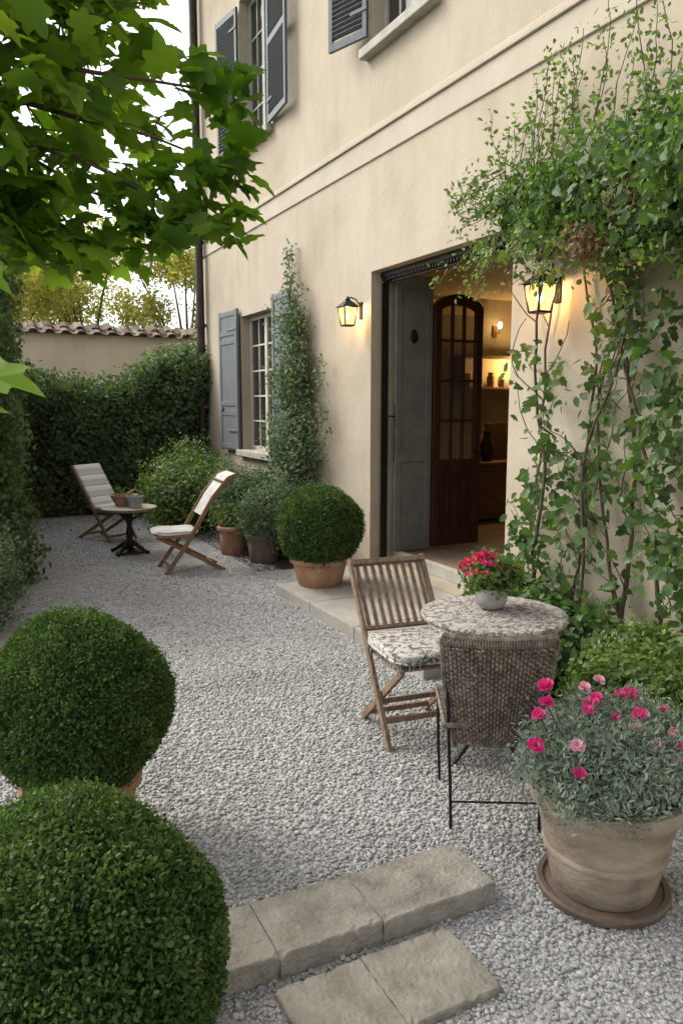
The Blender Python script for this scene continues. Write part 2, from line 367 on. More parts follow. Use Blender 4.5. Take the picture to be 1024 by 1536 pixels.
# ------------------------------------------------------------ ground
def sheet(name,x0,x1,y0,y1,z,mat):
    me=bpy.data.meshes.new(name); me.from_pydata([(x0,y0,z),(x1,y0,z),(x1,y1,z),(x0,y1,z)],[],[(0,1,2,3)]); me.materials.append(mat)
    o=bpy.data.objects.new(name,me); reg(o,None,False)
    o['kind']='structure'; return o
sheet('ground',-250,250,-250,250,-.012,M['ground'])
sheet('gravel',-2.5,3.79,-2,14.4,0,M['gravel'])
sheet('soil',3.0,3.79,-1,4.55,.006,M['soil']); 
sheet('soil_bed',2.75,3.79,7.4,12.3,.006,M['soil'])
ph=(1+5**.5)/2
ico=np.array([(-1,ph,0),(1,ph,0),(-1,-ph,0),(1,-ph,0),(0,-1,ph),(0,1,ph),(0,-1,-ph),(0,1,-ph),(ph,0,-1),(ph,0,1),(-ph,0,-1),(-ph,0,1)])/math.sqrt(1+ph*ph)
icof=[(0,11,5),(0,5,1),(0,1,7),(0,7,10),(0,10,11),(1,5,9),(5,11,4),(11,10,2),(10,7,6),(7,1,8),(3,9,4),(3,4,2),(3,2,6),(3,6,8),(3,8,9),(4,9,5),(2,4,11),(6,2,10),(8,6,7),(9,8,1)]
octv=[(1,0,0),(0,1,0),(-1,0,0),(0,-1,0),(0,0,1),(0,0,-1)]; octf=[(0,1,4),(1,2,4),(2,3,4),(3,0,4)]
SL=[(.42,.787,1.985,2.26),(.789,1.147,1.98,2.255),(1.149,1.60,1.975,2.25),(.745,1.033,1.62,1.925),(1.035,1.36,1.63,1.93)]
def pebs(n,x0,x1,y0,y1,rmin,rmax,kind,zoff=.0):
    P=np.stack([rng.uniform(x0,x1,n),rng.uniform(y0,y1,n),np.zeros(n)],1)
    k=np.ones(n,bool)
    for a,b,c,d in SL: k&=~((P[:,0]>a-.003)&(P[:,0]<b+.003)&(P[:,1]>c-.003)&(P[:,1]<d+.003))
    k&=~((P[:,0]>2.56)&(P[:,1]>4.0)&(P[:,1]<6.47))
    k&=P[:,0]>.03*P[:,1]-.1
    P=P[k]; n=len(P); r=rng.uniform(rmin,rmax,n)*rng.choice([.7,1,1.3],n,p=[.35,.52,.13])
    P[:,2]=r*rng.uniform(.1,.5,n)+zoff
    Nn=np.tile([[0,0,1.]],(n,1)); fr=frames(Nn,.3)
    S=np.stack([r*rng.uniform(.7,1.3,n),r*rng.uniform(.8,1.4,n),r*rng.uniform(.4,.7,n)],1)
    if kind=='ico':
        out=[]
        for ii in np.array_split(np.arange(n),8):
            t=ico*rng.uniform(.8,1.18,(12,1)); out.append(scat(t,icof,P[ii],tuple(a[ii] for a in fr),S[ii]))
        return out
    return [scat(octv,octf,P,fr,S)]
ch=pebs(62000,0,3.15,1.25,4.6,.006,.0105,'ico')
o=npobj('gravel_stones',ch,M['pebble'],smooth=False); o['kind']='stuff'; tag(o,'loose pale grey gravel covering the courtyard','gravel')
ch=pebs(90000,.3,3.0,4.6,9.2,.0065,.011,'oct')+pebs(26000,.4,3.2,9.2,12.4,.009,.013,'oct')
o=npobj('gravel_stones_fine',ch,M['pebble']); o['kind']='stuff'; tag(o,'fine pale grey gravel between hedge and house','gravel')
# ------------------------------------------------------------ stone slabs and patio
labs=['worn beige stone step block at the end of the row','worn beige stone step block between two others','long worn beige stone step block beside flower pot','flat weathered stone paving slab set in gravel','flat weathered stone paving slab with chipped corner']
for i,(a,b,c,d) in enumerate(SL):
    z1=.085 if i<3 else .028
    nx,ny=24,14; mb=MB(); vs=[];fs=[]
    def lin(p,q,n): return [p,p+.004]+[p+.004+(q-p-.008)*t/(n-2) for t in range(1,n-2)]+[q-.004,q]
    xs_=lin(a,b,nx); ys_=lin(c,d,ny)
    chips=[(random.choice([a,b]),random.choice([c,d]),random.uniform(.012,.03)) for _ in range(2)]+[(random.uniform(a,b),random.choice([c,d]),random.uniform(.008,.018)) for _ in range(4)]
    for j,y in enumerate(ys_):
        for k,x in enumerate(xs_):
            e=min(k,nx-k,j,ny-j)
            zz=z1+random.gauss(0,.0006)+.001*math.sin(x*23+i)+.001*math.sin(y*21)-(.005 if e==0 else 0)
            for (hx,hy,hr) in chips:
                dd_=math.hypot(x-hx,y-hy)
                if dd_<hr: zz-=(1-dd_/hr)*.012
            vs.append((x+(random.gauss(0,.0008) if e==0 else 0),y+(random.gauss(0,.001) if e==0 else 0),zz))
    W=nx+1
    for j in range(ny):
        for k in range(nx): fs.append((j*W+k,j*W+k+1,(j+1)*W+k+1,(j+1)*W+k))
    ring=[k for k in range(nx)]+[j*W+nx for j in range(ny)]+[ny*W+k for k in range(nx,0,-1)]+[j*W for j in range(ny,0,-1)]
    prev=ring; n=len(ring)
    for z_ in(.6,.2,-.2):
        base=len(vs)
        for r_ in ring:
            x,y,z=vs[r_]; vs.append((x+random.gauss(0,.0012),y+random.gauss(0,.0012),z1*z_))
        cur=[base+q for q in range(n)]
        for q in range(n): fs.append((prev[q],cur[q],cur[(q+1)%n],prev[(q+1)%n]))
        prev=cur
    mb.add(vs,fs)
    o=part('stone_slab',mb,M['stone'],smooth=False); tag(o,labs[i],'stone slab','stone slabs set in the gravel')
mb=MB()
for (y0,y1) in [(3.95,4.9),(4.908,5.7),(5.708,6.45)]:
    mb.bb(2.57,3.18,y0,y1,-.02,.1); mb.bb(3.188,3.789,y0,y1 if y1<6 else 6.88,-.02,.1)
mb.bb(3.7905,4.12,4.72,6.86,-.02,.099)
o=part('doorstep_paving',mb,M['patio'],bevel=.008); tag(o,'low pale stone doorstep terrace in front of doorway','terrace')
# ------------------------------------------------------------ house
D=3.79
house=thing('house','beige plastered old house with open doorway, shutters and string course','house',(D,7,0))
HY0,HY1,HZ=-3.0,12.6,8.8; TH=.32
holes=[(4.7,6.88,.1,3.04),(9.45,10.75,1.08,2.98),(9.5,10.6,5.2,7.1),(5.8,6.9,5.1,7.1)]
ys=sorted({HY0,HY1,*[h[0] for h in holes],*[h[1] for h in holes]}); zs=sorted({-.1,HZ,*[h[2] for h in holes],*[h[3] for h in holes]})
def inh(y,z): return any(h[0]<y<h[1] and h[2]<z<h[3] for h in holes)
mb=MB()
for i in range(len(ys)-1):
    for j in range(len(zs)-1):
        y0,y1,z0,z1=ys[i],ys[i+1],zs[j],zs[j+1]
        if inh((y0+y1)/2,(z0+z1)/2): continue
        mb.add([(D,y0,z0),(D,y1,z0),(D,y1,z1),(D,y0,z1)],[(0,3,2,1)])
        mb.add([(D+TH,y0,z0),(D+TH,y1,z0),(D+TH,y1,z1),(D+TH,y0,z1)],[(0,1,2,3)])
for y0,y1,z0,z1 in holes:
    mb.add([(D,y0,z0),(D,y1,z0),(D,y1,z1),(D,y0,z1),(D+TH,y0,z0),(D+TH,y1,z0),(D+TH,y1,z1),(D+TH,y0,z1)],[(0,1,5,4),(1,2,6,5),(2,3,7,6),(3,0,4,7)])
X2=11.0
mb.add([(D,HY1,-.1),(X2,HY1,-.1),(X2,HY1,HZ),(D,HY1,HZ),(D,HY0,-.1),(X2,HY0,-.1),(X2,HY0,HZ),(D,HY0,HZ)],[(0,3,2,1),(4,5,6,7),(1,2,6,5)])
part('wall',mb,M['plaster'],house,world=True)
mb=MB().bb(D-.4,X2+.4,HY0-.4,HY1+.4,HZ,HZ+.12)
mb.add([(D-.45,HY0-.4,HZ+.12),(X2+.4,HY0-.4,HZ+.12),(X2+.4,HY1+.45,HZ+.12),(D-.45,HY1+.45,HZ+.12),(7.4,HY0-.4,HZ+1.9),(7.4,HY1+.45,HZ+1.9)],[(0,4,5,3),(1,2,5,4),(0,1,4),(2,3,5)])
part('roof',mb,M['rooftile'],house,world=True)
mb=MB().bb(D-.018,D+.01,HY0,HY1-.004,4.08,4.30); mb.bb(D-.04,D+.01,HY0,HY1-.004,4.30,4.345); mb.bb(D-.028,D+.01,HY0,HY1-.004,4.345,4.37)
part('string_course',mb,M['trim'],house,world=True,bevel=.009,seg=3)
mb=MB().bb(D+.14,D+.17,4.70,6.88,2.93,3.04); mb.bb(D+.1,D+.14,4.71,6.87,2.985,3.03)
for k in range(46): mb.bb(D+.11,D+.135,4.72+k*.047,4.72+k*.047+.026,2.95,2.986)
mb.bb(D+.14,D+.18,6.835,6.88,.1,2.93); mb.bb(D+.14,D+.18,4.70,4.745,.1,2.93)
mb.bb(D+.10,D+.14,6.83,6.845,.1,2.93)
part('door_frame',mb,M['iron'],house,world=True,bevel=.003)
RX,RY0,RY1,RZ0,RZ1=8.2,2.2,8.7,.2,3.15
mb=MB()
x0=D+TH+.01
mb.add([(x0,RY0,RZ0),(RX,RY0,RZ0),(RX,RY1,RZ0),(x0,RY1,RZ0),(x0,RY0,RZ1),(RX,RY0,RZ1),(RX,RY1,RZ1),(x0,RY1,RZ1)],[(0,4,5,1),(1,5,6,2),(2,6,7,3),(4,7,6,5)])
part('interior_wall',mb,M['intwall'],house,world=True)
mb=MB().bb(x0,RX,RY0,RY1,.0,RZ0); part('interior_floor',mb,M['intfloor'],house,world=True)
mb=MB().bb(D+.26,D+TH+.012,4.705,6.875,.1,.215); part('threshold',mb,M['sill'],house,world=True,bevel=.006)
for (y0,y1,z0,z1) in holes[1:]:
    mb=MB(); xb=D+TH+.35
    mb.add([(D+TH,y0-.2,z0-.2),(D+TH,y1+.2,z0-.2),(D+TH,y1+.2,z1+.2),(D+TH,y0-.2,z1+.2),(xb,y0-.2,z0-.2),(xb,y1+.2,z0-.2),(xb,y1+.2,z1+.2),(xb,y0-.2,z1+.2)],[(4,5,6,7),(0,1,5,4),(1,2,6,5),(2,3,7,6),(3,0,4,7)])
    part('curtain',mb,M['cream'],house,world=True)
def window(y0,y1,z0,z1,rows,fm,so=.07):
    x=D+.16; f=.06; mb=MB()
    mb.bb(x-.03,x+.04,y0,y0+f,z0,z1); mb.bb(x-.03,x+.04,y1-f,y1,z0,z1); mb.bb(x-.03,x+.04,y0+f,y1-f,z0,z0+f); mb.bb(x-.03,x+.04,y0+f,y1-f,z1-f,z1)
    ym=(y0+y1)/2; mb.bb(x-.035,x+.035,ym-.045,ym+.045,z0+f,z1-f)
    for s0,s1 in((y0+f,ym-.045),(ym+.045,y1-f)):
        for k in range(1,rows):
            z=z0+f+(z1-z0-2*f)*k/rows; mb.bb(x-.018,x+.018,s0,s1,z-.013,z+.013)
        yy=(s0+s1)/2; mb.bb(x-.0175,x+.0175,yy-.011,yy+.011,z0+f,z1-f)
    wo=part('window',mb,fm,house,world=True,bevel=.004)
    part('glass',MB().bb(x-.004,x+.004,y0+f,y1-f,z0+f,z1-f),M['wglass'],wo,world=True)
    part('sill',MB().bb(D-so,D+.13,y0-.08,y1+.08,z0-.09,z0-.002),M['sill'],wo,world=True,bevel=.01)
    return wo
window(9.45,10.75,1.08,2.98,5,M['cream'],.09)
window(9.5,10.6,5.2,7.1,4,M['sill'],.1)
window(5.8,6.9,5.1,7.1,4,M['sill'],.1)
def louver(yh,w,z0,z1,ang,sgn,mat):
    mb=MB(); st=.055; H=z1-z0
    mb.box((0,st/2,H/2),(.035,st,H)); mb.box((0,w-st/2,H/2),(.035,st,H))
    for zc in(.04,H/2,H-.04): mb.box((0,w/2,zc),(.034,w-2*st,.08))
    R=Matrix.Rotation(math.radians(38),3,'Y')
    nsl=int((H-.2)/.045)
    for k in range(nsl):
        z=.1+(H-.2)*(k+.5)/nsl
        if abs(z-H/2)<.05: continue
        mb.box((0,w/2,z),(.045,w-2*st,.008),R)
    for zc in(.25,H-.25): mb.box((-.022,.1,zc),(.008,.22,.03))
    Mx=Matrix.Translation((D-.045,yh,z0))@Matrix.Rotation(sgn*ang,4,'Z')@Matrix.Diagonal((1,sgn,1,1))
    mb.v=[tuple(Mx@Vector(p)) for p in mb.v]
    if sgn<0: mb.f=[f[::-1] for f in mb.f]
    part('shutter',mb,mat,house,world=True,bevel=.003,label='louvred blue-grey shutter')
louver(10.58,.64,5.2,7.02,math.radians(8),1,M['shut'])
louver(9.47,.74,5.2,7.05,math.radians(5),-1,M['shut'])
louver(6.9,.52,5.2,7.05,math.radians(18),1,M['shut'])
louver(5.77,.6,5.12,7.05,math.radians(6),-1,M['shut'])
def panelsh(yh,w,z0,z1,sgn,ang=.04):
    mb=MB(); H=z1-z0
    mb.box((0,w/2,H/2),(.02,w-.01,H-.01))
    for yc in(.04,w-.04): mb.box((0,yc,H/2),(.042,.08,H))
    for zc in(.06,H*.27,H*.34,H*.78,H*.84,H-.05): mb.box((0,w/2,zc),(.04,w-.16,.07))
    for zc in(.3,H-.28): mb.box((-.025,.2,zc),(.008,.36,.035))
    mb.box((-.03,w-.1,H*.3),(.02,.1,.05))
    Mx=Matrix.Translation((D-.05,yh,z0))@Matrix.Rotation(sgn*ang,4,'Z')@Matrix.Diagonal((1,sgn,1,1))
    mb.v=[tuple(Mx@Vector(p)) for p in mb.v]
    if sgn<0: mb.f=[f[::-1] for f in mb.f]
    part('shutter',mb,M['shutlow'],house,world=True,bevel=.004,label='solid panelled grey shutter')
panelsh(10.76,.74,1.05,3.1,1); panelsh(9.4,.62,1.05,3.12,-1)
mb=MB().tube([(D-.10,12.42,0),(D-.10,12.42,4),(D-.10,12.42,8.7)],.066,14)
for z in(1.2,3.0,4.9,6.8): mb.tube([(D-.10,12.42,z-.03),(D-.10,12.42,z+.03)],.08,14); mb.bb(D-.06,D,12.40,12.44,z-.015,z+.015)
part('drain_pipe',mb,M['pipe'],house,world=True,smooth=True)
mb=MB().bb(D-.5,D-.38,HY0-.4,HY1+.4,8.68,8.8); part('gutter',mb,M['pipe'],house,world=True,bevel=.02)
mb=MB(); yg=6.80
mb.bb(4.02,4.45,yg-.02,yg+.02,.22,3.02)
for a,b in((4.02,4.085),(4.385,4.45)): mb.bb(a,b,yg-.035,yg-.0205,.22,3.02)
for z in(.22,1.15,2.9): mb.bb(4.086,4.384,yg-.034,yg-.0205,z,z+.11)
gd=part('door_leaf',mb,M['doorgrey'],house,world=True,bevel=.004,label='grey painted inner door leaf folded back')
mb=MB(); mb.blob((4.23,yg-.03,2.42),(.045,.015,.07),16,10,0); part('door_knocker',mb,M['iron'],gd,world=True,smooth=True)
mb=MB().tube([(3.93,6.80,1.62),(3.93,6.74,1.62),(3.99,6.73,1.62)],.008,8); mb.tube([(3.985,6.735,1.15),(3.985,6.735,1.75)],.006,8); part('handle',mb,M['iron'],gd,world=True,smooth=True)
mb=MB(); dx0,dx1,yd=4.46,5.06,6.76; zt=2.74; rise=.2; st=.08
cxm=(dx0+dx1)/2; hw=(dx1-dx0)/2
def arcz(x,off=0): return zt+rise*math.sqrt(max(0,1-((x-cxm)/hw)**2*.86))-rise*.37-off
mb.bb(dx0,dx0+st,yd-.03,yd+.03,.24,arcz(dx0)); mb.bb(dx1-st,dx1,yd-.03,yd+.03,.24,arcz(dx1))
na=14
for k in range(na):
    xa=dx0+(dx1-dx0)*k/na; xb=dx0+(dx1-dx0)*(k+1)/na
    za,zb=arcz(xa),arcz(xb); lo=.11
    vs=[(xa,yd-.031,za-lo),(xb,yd-.031,zb-lo),(xb,yd-.031,zb),(xa,yd-.031,za),(xa,yd+.031,za-lo),(xb,yd+.031,zb-lo),(xb,yd+.031,zb),(xa,yd+.031,za)]
    mb.add(vs,[(0,1,2,3),(5,4,7,6),(3,2,6,7),(1,0,4,5)])
mb.bb(dx0+st,dx1-st,yd-.029,yd+.029,.24,.42); mb.bb(dx0+st,dx1-st,yd-.029,yd+.029,1.02,1.16)
mb.bb(dx0+st,dx1-st,yd-.008,yd+.008,.42,1.02)
for k in range(1,4):
    x=dx0+st+(dx1-dx0-2*st)*k/4; mb.bb(x-.014,x+.014,yd-.022,yd+.022,.42,1.02)
for k in range(1,3):
    x=dx0+st+(dx1-dx0-2*st)*k/3; mb.bb(x-.013,x+.013,yd-.02,yd+.02,1.16,arcz(x,.1))
for k in range(1,4):
    z=1.16+(2.62-1.16)*k/3.55; mb.bb(dx0+st,dx1-st,yd-.019,yd+.019,z-.014,z+.014)
dd=part('door',mb,M['darkwood'],house,world=True,bevel=.004,label='dark wood arched door with small glass panes')
part('glass',MB().bb(dx0+st,dx1-st,yd-.004,yd+.004,1.16,2.66),M['glass'],dd,world=True)
mb=MB().tube([(dx1-.045,yd-.03,1.25),(dx1-.045,yd-.08,1.25),(dx1-.14,yd-.085,1.25)],.01,8); part('handle',mb,M['iron'],dd,world=True,smooth=True)
# interior furniture
t=thing('sideboard','warm brown wooden sideboard standing inside the room','sideboard',(6.75,8.35,.2))
part('cabinet',MB().box((0,0,.38),(1.5,.5,.7)).box((-.37,-.26,.38),(.66,.02,.56)).box((.37,-.26,.38),(.66,.02,.56)),M['intwood'],t,bevel=.006)
part('worktop',MB().box((0,0,.76),(1.6,.58,.05)),M['intwood'],t,bevel=.006)
t=thing('wall_shelf','wooden wall shelf with jars inside the lit room','shelf',(6.8,8.58,1.95))
part('board',MB().box((0,0,0),(1.5,.22,.035)).box((0,0,.42),(1.5,.22,.035)).box((-.74,0,.21),(.03,.22,.4)).box((.74,0,.21),(.03,.22,.4)),M['intwood'],t,bevel=.004)
for k in range(7):
    v=thing('jar','small pottery jar standing on the wall shelf','jar',(6.2+k*.19,8.56,1.968),group='jars on the wall shelf')
    hh=random.uniform(.12,.22); part('body',MB().lathe([(.04,0),(.055,.03),(.055,hh*.7),(.035,hh*.85),(.04,hh)],16),M['potgrey'] if k%2 else M['terra'],v,smooth=True)
v=thing('vase','dark pottery vase with a picture frame on sideboard','vase',(6.35,8.3,.985))
part('body',MB().lathe([(.06,0),(.1,.08),(.11,.18),(.06,.3),(.05,.36),(.07,.4)],20),M['darkwood'],v,smooth=True)
v=thing('picture_frame','leaning dark picture frame on the sideboard','picture frame',(6.65,8.45,.985))
part('frame',MB().beam((0,-.06,0),(0,.06,.5),.36,.03),M['darkwood'],v,bevel=.005)
v=thing('wall_sconce','small lit brass sconce on the interior wall','wall lamp',(6.72,8.69,2.72))
part('bracket',MB().box((0,-.01,0),(.06,.02,.16)).tube([(0,-.02,0),(0,-.1,-.03),(0,-.12,.03)],.008,8),M['intwood'],v)
part('bulb',MB().blob((0,-.12,.08),(.03,.03,.045),14,10,0),M['bulb'],v,smooth=True)
pl=bpy.data.lights.new('sconce_light','POINT'); pl.energy=36; pl.color=(1,.64,.27); pl.shadow_soft_size=.08
po=bpy.data.objects.new('sconce_light',pl); reg(po,v,False); po.location=(.3,-.3,-.45)
# lanterns
def lantern(y,z,lab,en,sc):
    v=thing('wall_lantern',lab,'wall lamp',(D,y,z),group='lit wall lanterns beside the doorway')
    v.scale=(sc,sc,sc); WM[v.name]=WM[v.name]@Matrix.Scale(sc,4)
    c=-.19
    part('bracket',MB().box((-.01,0,.04),(.02,.07,.2)).tube([(-.02,0,.1),(-.08,0,.17),(-.15,0,.19),(c,0,.17)],.009,8),M['iron'],v,bevel=.003)
    def fr(h,z0,z1,h2): return [(c-h,-h,z0),(c+h,-h,z0),(c+h,h,z0),(c-h,h,z0),(c-h2,-h2,z1),(c+h2,-h2,z1),(c+h2,h2,z1),(c-h2,h2,z1)]
    mb=MB(); mb.add(fr(.112,.075,.15,.03),[(0,3,2,1),(4,5,6,7),(0,1,5,4),(1,2,6,5),(2,3,7,6),(3,0,4,7)])
    mb.lathe([(.03,.149),(.032,.17),(.012,.18),(.012,.2)],12,(c,0,0)); part('lamp_shade',mb,M['iron'],v)
    mb=MB(); lo,hi=.06,.088
    for sx in(-1,1):
        for sy in(-1,1): mb.beam((c+sx*lo,sy*lo,-.14),(c+sx*hi,sy*hi,.075),.012,.012)
    for s,zz in((lo,-.14),(hi,.07)):
        for sx in(-1,1): mb.box((c+sx*s,0,zz),(.012,2*s,.012)); mb.box((c,sx*s,zz),(2*s,.011,.011))
    mb.box((c,0,-.147),(.125,.125,.01))
    part('lamp_frame',mb,M['iron'],v)
    mb=MB(); mb.add(fr(lo-.004,-.135,.068,hi-.006),[(0,1,5,4),(1,2,6,5),(2,3,7,6),(3,0,4,7)]); part('glass',mb,M['lampglass'],v)
    part('bulb',MB().blob((c,0,-.03),(.022,.022,.04),12,10,0),M['bulb'],v,smooth=True)
    pl=bpy.data.lights.new('lantern_light','POINT'); pl.energy=en; pl.color=(1,.55,.22); pl.shadow_soft_size=.03
    po=bpy.data.objects.new('lantern_light',pl); reg(po,v,False); po.location=(c,0,.02)
lantern(7.08,2.65,'lit black lantern mounted on bare plaster wall',32,.84)
lantern(4.2,2.49,'lit black lantern on the wall among climbing vine',28,.86)
# ------------------------------------------------------------ garden wall with tiles
gw=thing('garden_wall','pale plaster garden wall capped with brown clay tiles','wall',(3,14.6,0))
part('wall',MB().bb(-4,9,14.5,14.75,-.1,2.96),M['plaster_light'],gw,world=True)
mb=MB(); na=6
for course in range(2):
    for k in range(98):
        cx=-4+k*.133; y0=14.32+course*.2+random.gauss(0,.015); z0=2.93+course*.085+random.gauss(0,.009); Ln=.32; sl_=.11
        up=(k%2==0); r0=.066; r1=.056; vs=[];fs=[]; yaw=random.gauss(0,.02)
        for i,(yy,zz,r) in enumerate(((y0,z0,r0),(y0+Ln,z0+sl_,r1))):
            for inner in(0,1):
                for a in range(na+1):
                    th=math.pi*a/na; rr=r-inner*.012
                    h_=math.sin(th)*rr*.8
                    vs.append((cx+math.cos(th)*rr*1.25+yaw*i,yy,zz+(.03+h_ if up else .06-h_)))
        w_=na+1
        for a in range(na):
            fs+=[(a,a+1,2*w_+a+1,2*w_+a),(w_+a+1,w_+a,3*w_+a,3*w_+a+1),(a,w_+a,w_+a+1,a+1),(2*w_+a,2*w_+a+1,3*w_+a+1,3*w_+a)]
        mb.add(vs,fs)
mb.bb(-4,9,14.44,14.8,2.965,3.02)
part('roof_tiles',mb,M['rooftile'],gw,world=True)
# ------------------------------------------------------------ hedges
def hedge(label,O,A,Nf,L,Dp,hf,n,size,mat='hedge',clp=14,sig=.07):
    O=np.array(O,float);A=np.array(A,float);Nf=np.array(Nf,float)
    h=thing('hedge',label,'hedge',tuple(O+A*L/2-Nf*Dp/2))
    nc=n//clp; pf=.62
    s=rng.uniform(0,L,nc); hv=hf(s); kind=rng.uniform(0,1,nc); Nn=np.zeros((nc,3)); P=np.zeros((nc,3))
    f=kind<pf; tt=(kind>=pf)&(kind<.84); e0=(kind>=.84)&(kind<.92); e1=kind>=.92
    zz=rng.uniform(0,1,nc)*hv; dd=rng.uniform(0,1,nc)*Dp
    wb=.09*np.sin(s*2.3+zz*1.7)+.07*np.sin(s*5.1-zz*3.3)
    P[:]=O+A*s[:,None]; 
    P[f]+=Nf*(wb[f])[:,None]; P[f,2]=zz[f]; Nn[f]=Nf
    P[tt]-=Nf*dd[tt][:,None]; P[tt,2]=hv[tt]+.06*np.sin(s[tt]*4+dd[tt]*5)+np.abs(rng.normal(0,.06,tt.sum())); Nn[tt]=(0,0,1)
    for e,sv,sg in((e0,0,-1),(e1,L,1)):
        P[e]=O+A*sv-Nf*dd[e][:,None]; P[e,2]=rng.uniform(0,1,e.sum())*hf(np.full(e.sum(),sv)); Nn[e]=A*sg
    P+=rng.normal(size=P.shape)*.035
    off=rng.normal(size=(nc,clp,3))*sig
    PP=(P[:,None]+off).reshape(-1,3); NN=nrm((Nn[:,None]+off/sig*.4).reshape(-1,3))
    k=PP[:,2]>.01; PP=PP[k];NN=NN[k]
    npobj('foliage',[scat(LEAF4[0],LEAF4[1],PP,frames(NN,.55,(0,0,-1),.5),size*rng.uniform(.6,1.3,len(PP)))],M[mat],h,True)
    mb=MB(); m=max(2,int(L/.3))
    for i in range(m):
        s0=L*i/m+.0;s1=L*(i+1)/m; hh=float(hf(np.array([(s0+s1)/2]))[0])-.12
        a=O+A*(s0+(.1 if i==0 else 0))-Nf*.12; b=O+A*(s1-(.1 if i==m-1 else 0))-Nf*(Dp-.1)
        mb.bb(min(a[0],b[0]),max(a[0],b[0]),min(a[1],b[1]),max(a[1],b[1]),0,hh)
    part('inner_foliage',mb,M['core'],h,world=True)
    return h
hedge('dense dark ivy hedge in front of garden wall',(-.6,12.45,0),(1,0,0),(0,-1,0),5.4,1.3,lambda s:2.08+.12*np.sin(s*1.9)+.35*np.clip(.9-s*.45,0,1)+.42*np.clip((s-3.1)*.8,0,1),46000,.075)
hedge('tall dark green hedge bordering the gravel',(.40,7.6,0),(.035,1,0),(1,-.03,0),4.9,1.4,lambda s:3.15+.12*np.sin(s*1.3)-.1*s*.6,42000,.07)
def shrub(name,label,cat,ells,nc,lp,sig,size,mat,core=.78,T=LEAF4,group=None,stems=0,**kw):
    E=ells[0]; h=thing(name,label,cat,(E[0],E[1],0),group=group)
    foliage('foliage',ells,nc,lp,sig,size,M[mat],h,T=T,**kw)
    mb=MB()
    if core:
        for i,e in enumerate(ells): mb.blob(e[:3],(e[3]*core,e[4]*core,e[5]*core),20,12,.05,seed=i)
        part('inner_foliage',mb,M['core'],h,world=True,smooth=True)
    if stems:
        mb=MB()
        for i in range(stems):
            e=random.choice(ells); a=random.uniform(0,6.28)
            mb.tube([(e[0]+.05*math.cos(a),e[1]+.05*math.sin(a),0),(e[0]+.3*e[3]*math.cos(a),e[1]+.3*e[4]*math.sin(a),e[2]*.7),(e[0]+.7*e[3]*math.cos(a),e[1]+.7*e[4]*math.sin(a),e[2]+.4*e[5])],[.012,.009,.004],6)
        part('stem',mb,M['bark'],h,world=True)
    return h
shrub('shrub','rounded green shrub growing at the foot of hedge','shrub',[(-.02,6.5,.42,.42,.7,.46),(.14,7.5,.4,.35,.5,.5)],900,16,.05,.04,'sage')
shrub('shrub','loose green leafy shrub below the window','shrub',[(2.95,10.6,.5,.75,.8,.5),(2.6,10.1,.45,.4,.45,.4),(3.25,11.4,.6,.5,.5,.55)],1000,16,.09,.06,'shrub',stems=10,core=.65,shell=.6)
shrub('shrub','grey-green shrub at the foot of house wall','shrub',[(3.15,8.9,.55,.45,.5,.45),(3.25,8.0,.45,.4,.45,.42)],900,16,.07,.042,'sage',stems=8,core=.65,shell=.6)
def pot(prof,mat,parent,name='pot',wob=0,soil=None):
    mb=MB().lathe(prof,44,capt=False,wob=wob); part(name,mb,mat,parent,smooth=True)
    if soil: part('soil',MB().lathe([(soil[0],soil[1]-.01),(soil[0],soil[1])],30),M['soil'],parent)
def potprof(rb,rt,h,rim=.05,th=.02):
    return [(rb,0),(rb+.01,.01),(rb+(rt-rb)*.55,h*.5),(rt-.015,h-rim),(rt+.008,h-rim+.006),(rt+.01,h-.01),(rt,h),(rt-th,h),(rt-th-.005,h-.06),(rt-th-.03,h*.5)]
t=thing('potted_plant','plain terracotta pot with small green plant on gravel','potted plant',(2.83,8.45,0))
pot(potprof(.12,.17,.34),M['terra'],t,soil=(.14,.29))
foliage('foliage',[(.05,.05,.42,.2,.2,.14)],80,12,.05,.05,M['shrub'],t,world=False)
t=thing('potted_plant','dark clay pot with grey-green plant beside the wall','potted plant',(3.0,7.9,0))
pot(potprof(.14,.19,.32),M['saucer'],t,soil=(.16,.27))
foliage('foliage',[(0,0,.5,.28,.3,.26)],220,14,.05,.045,M['sage'],t,world=False)
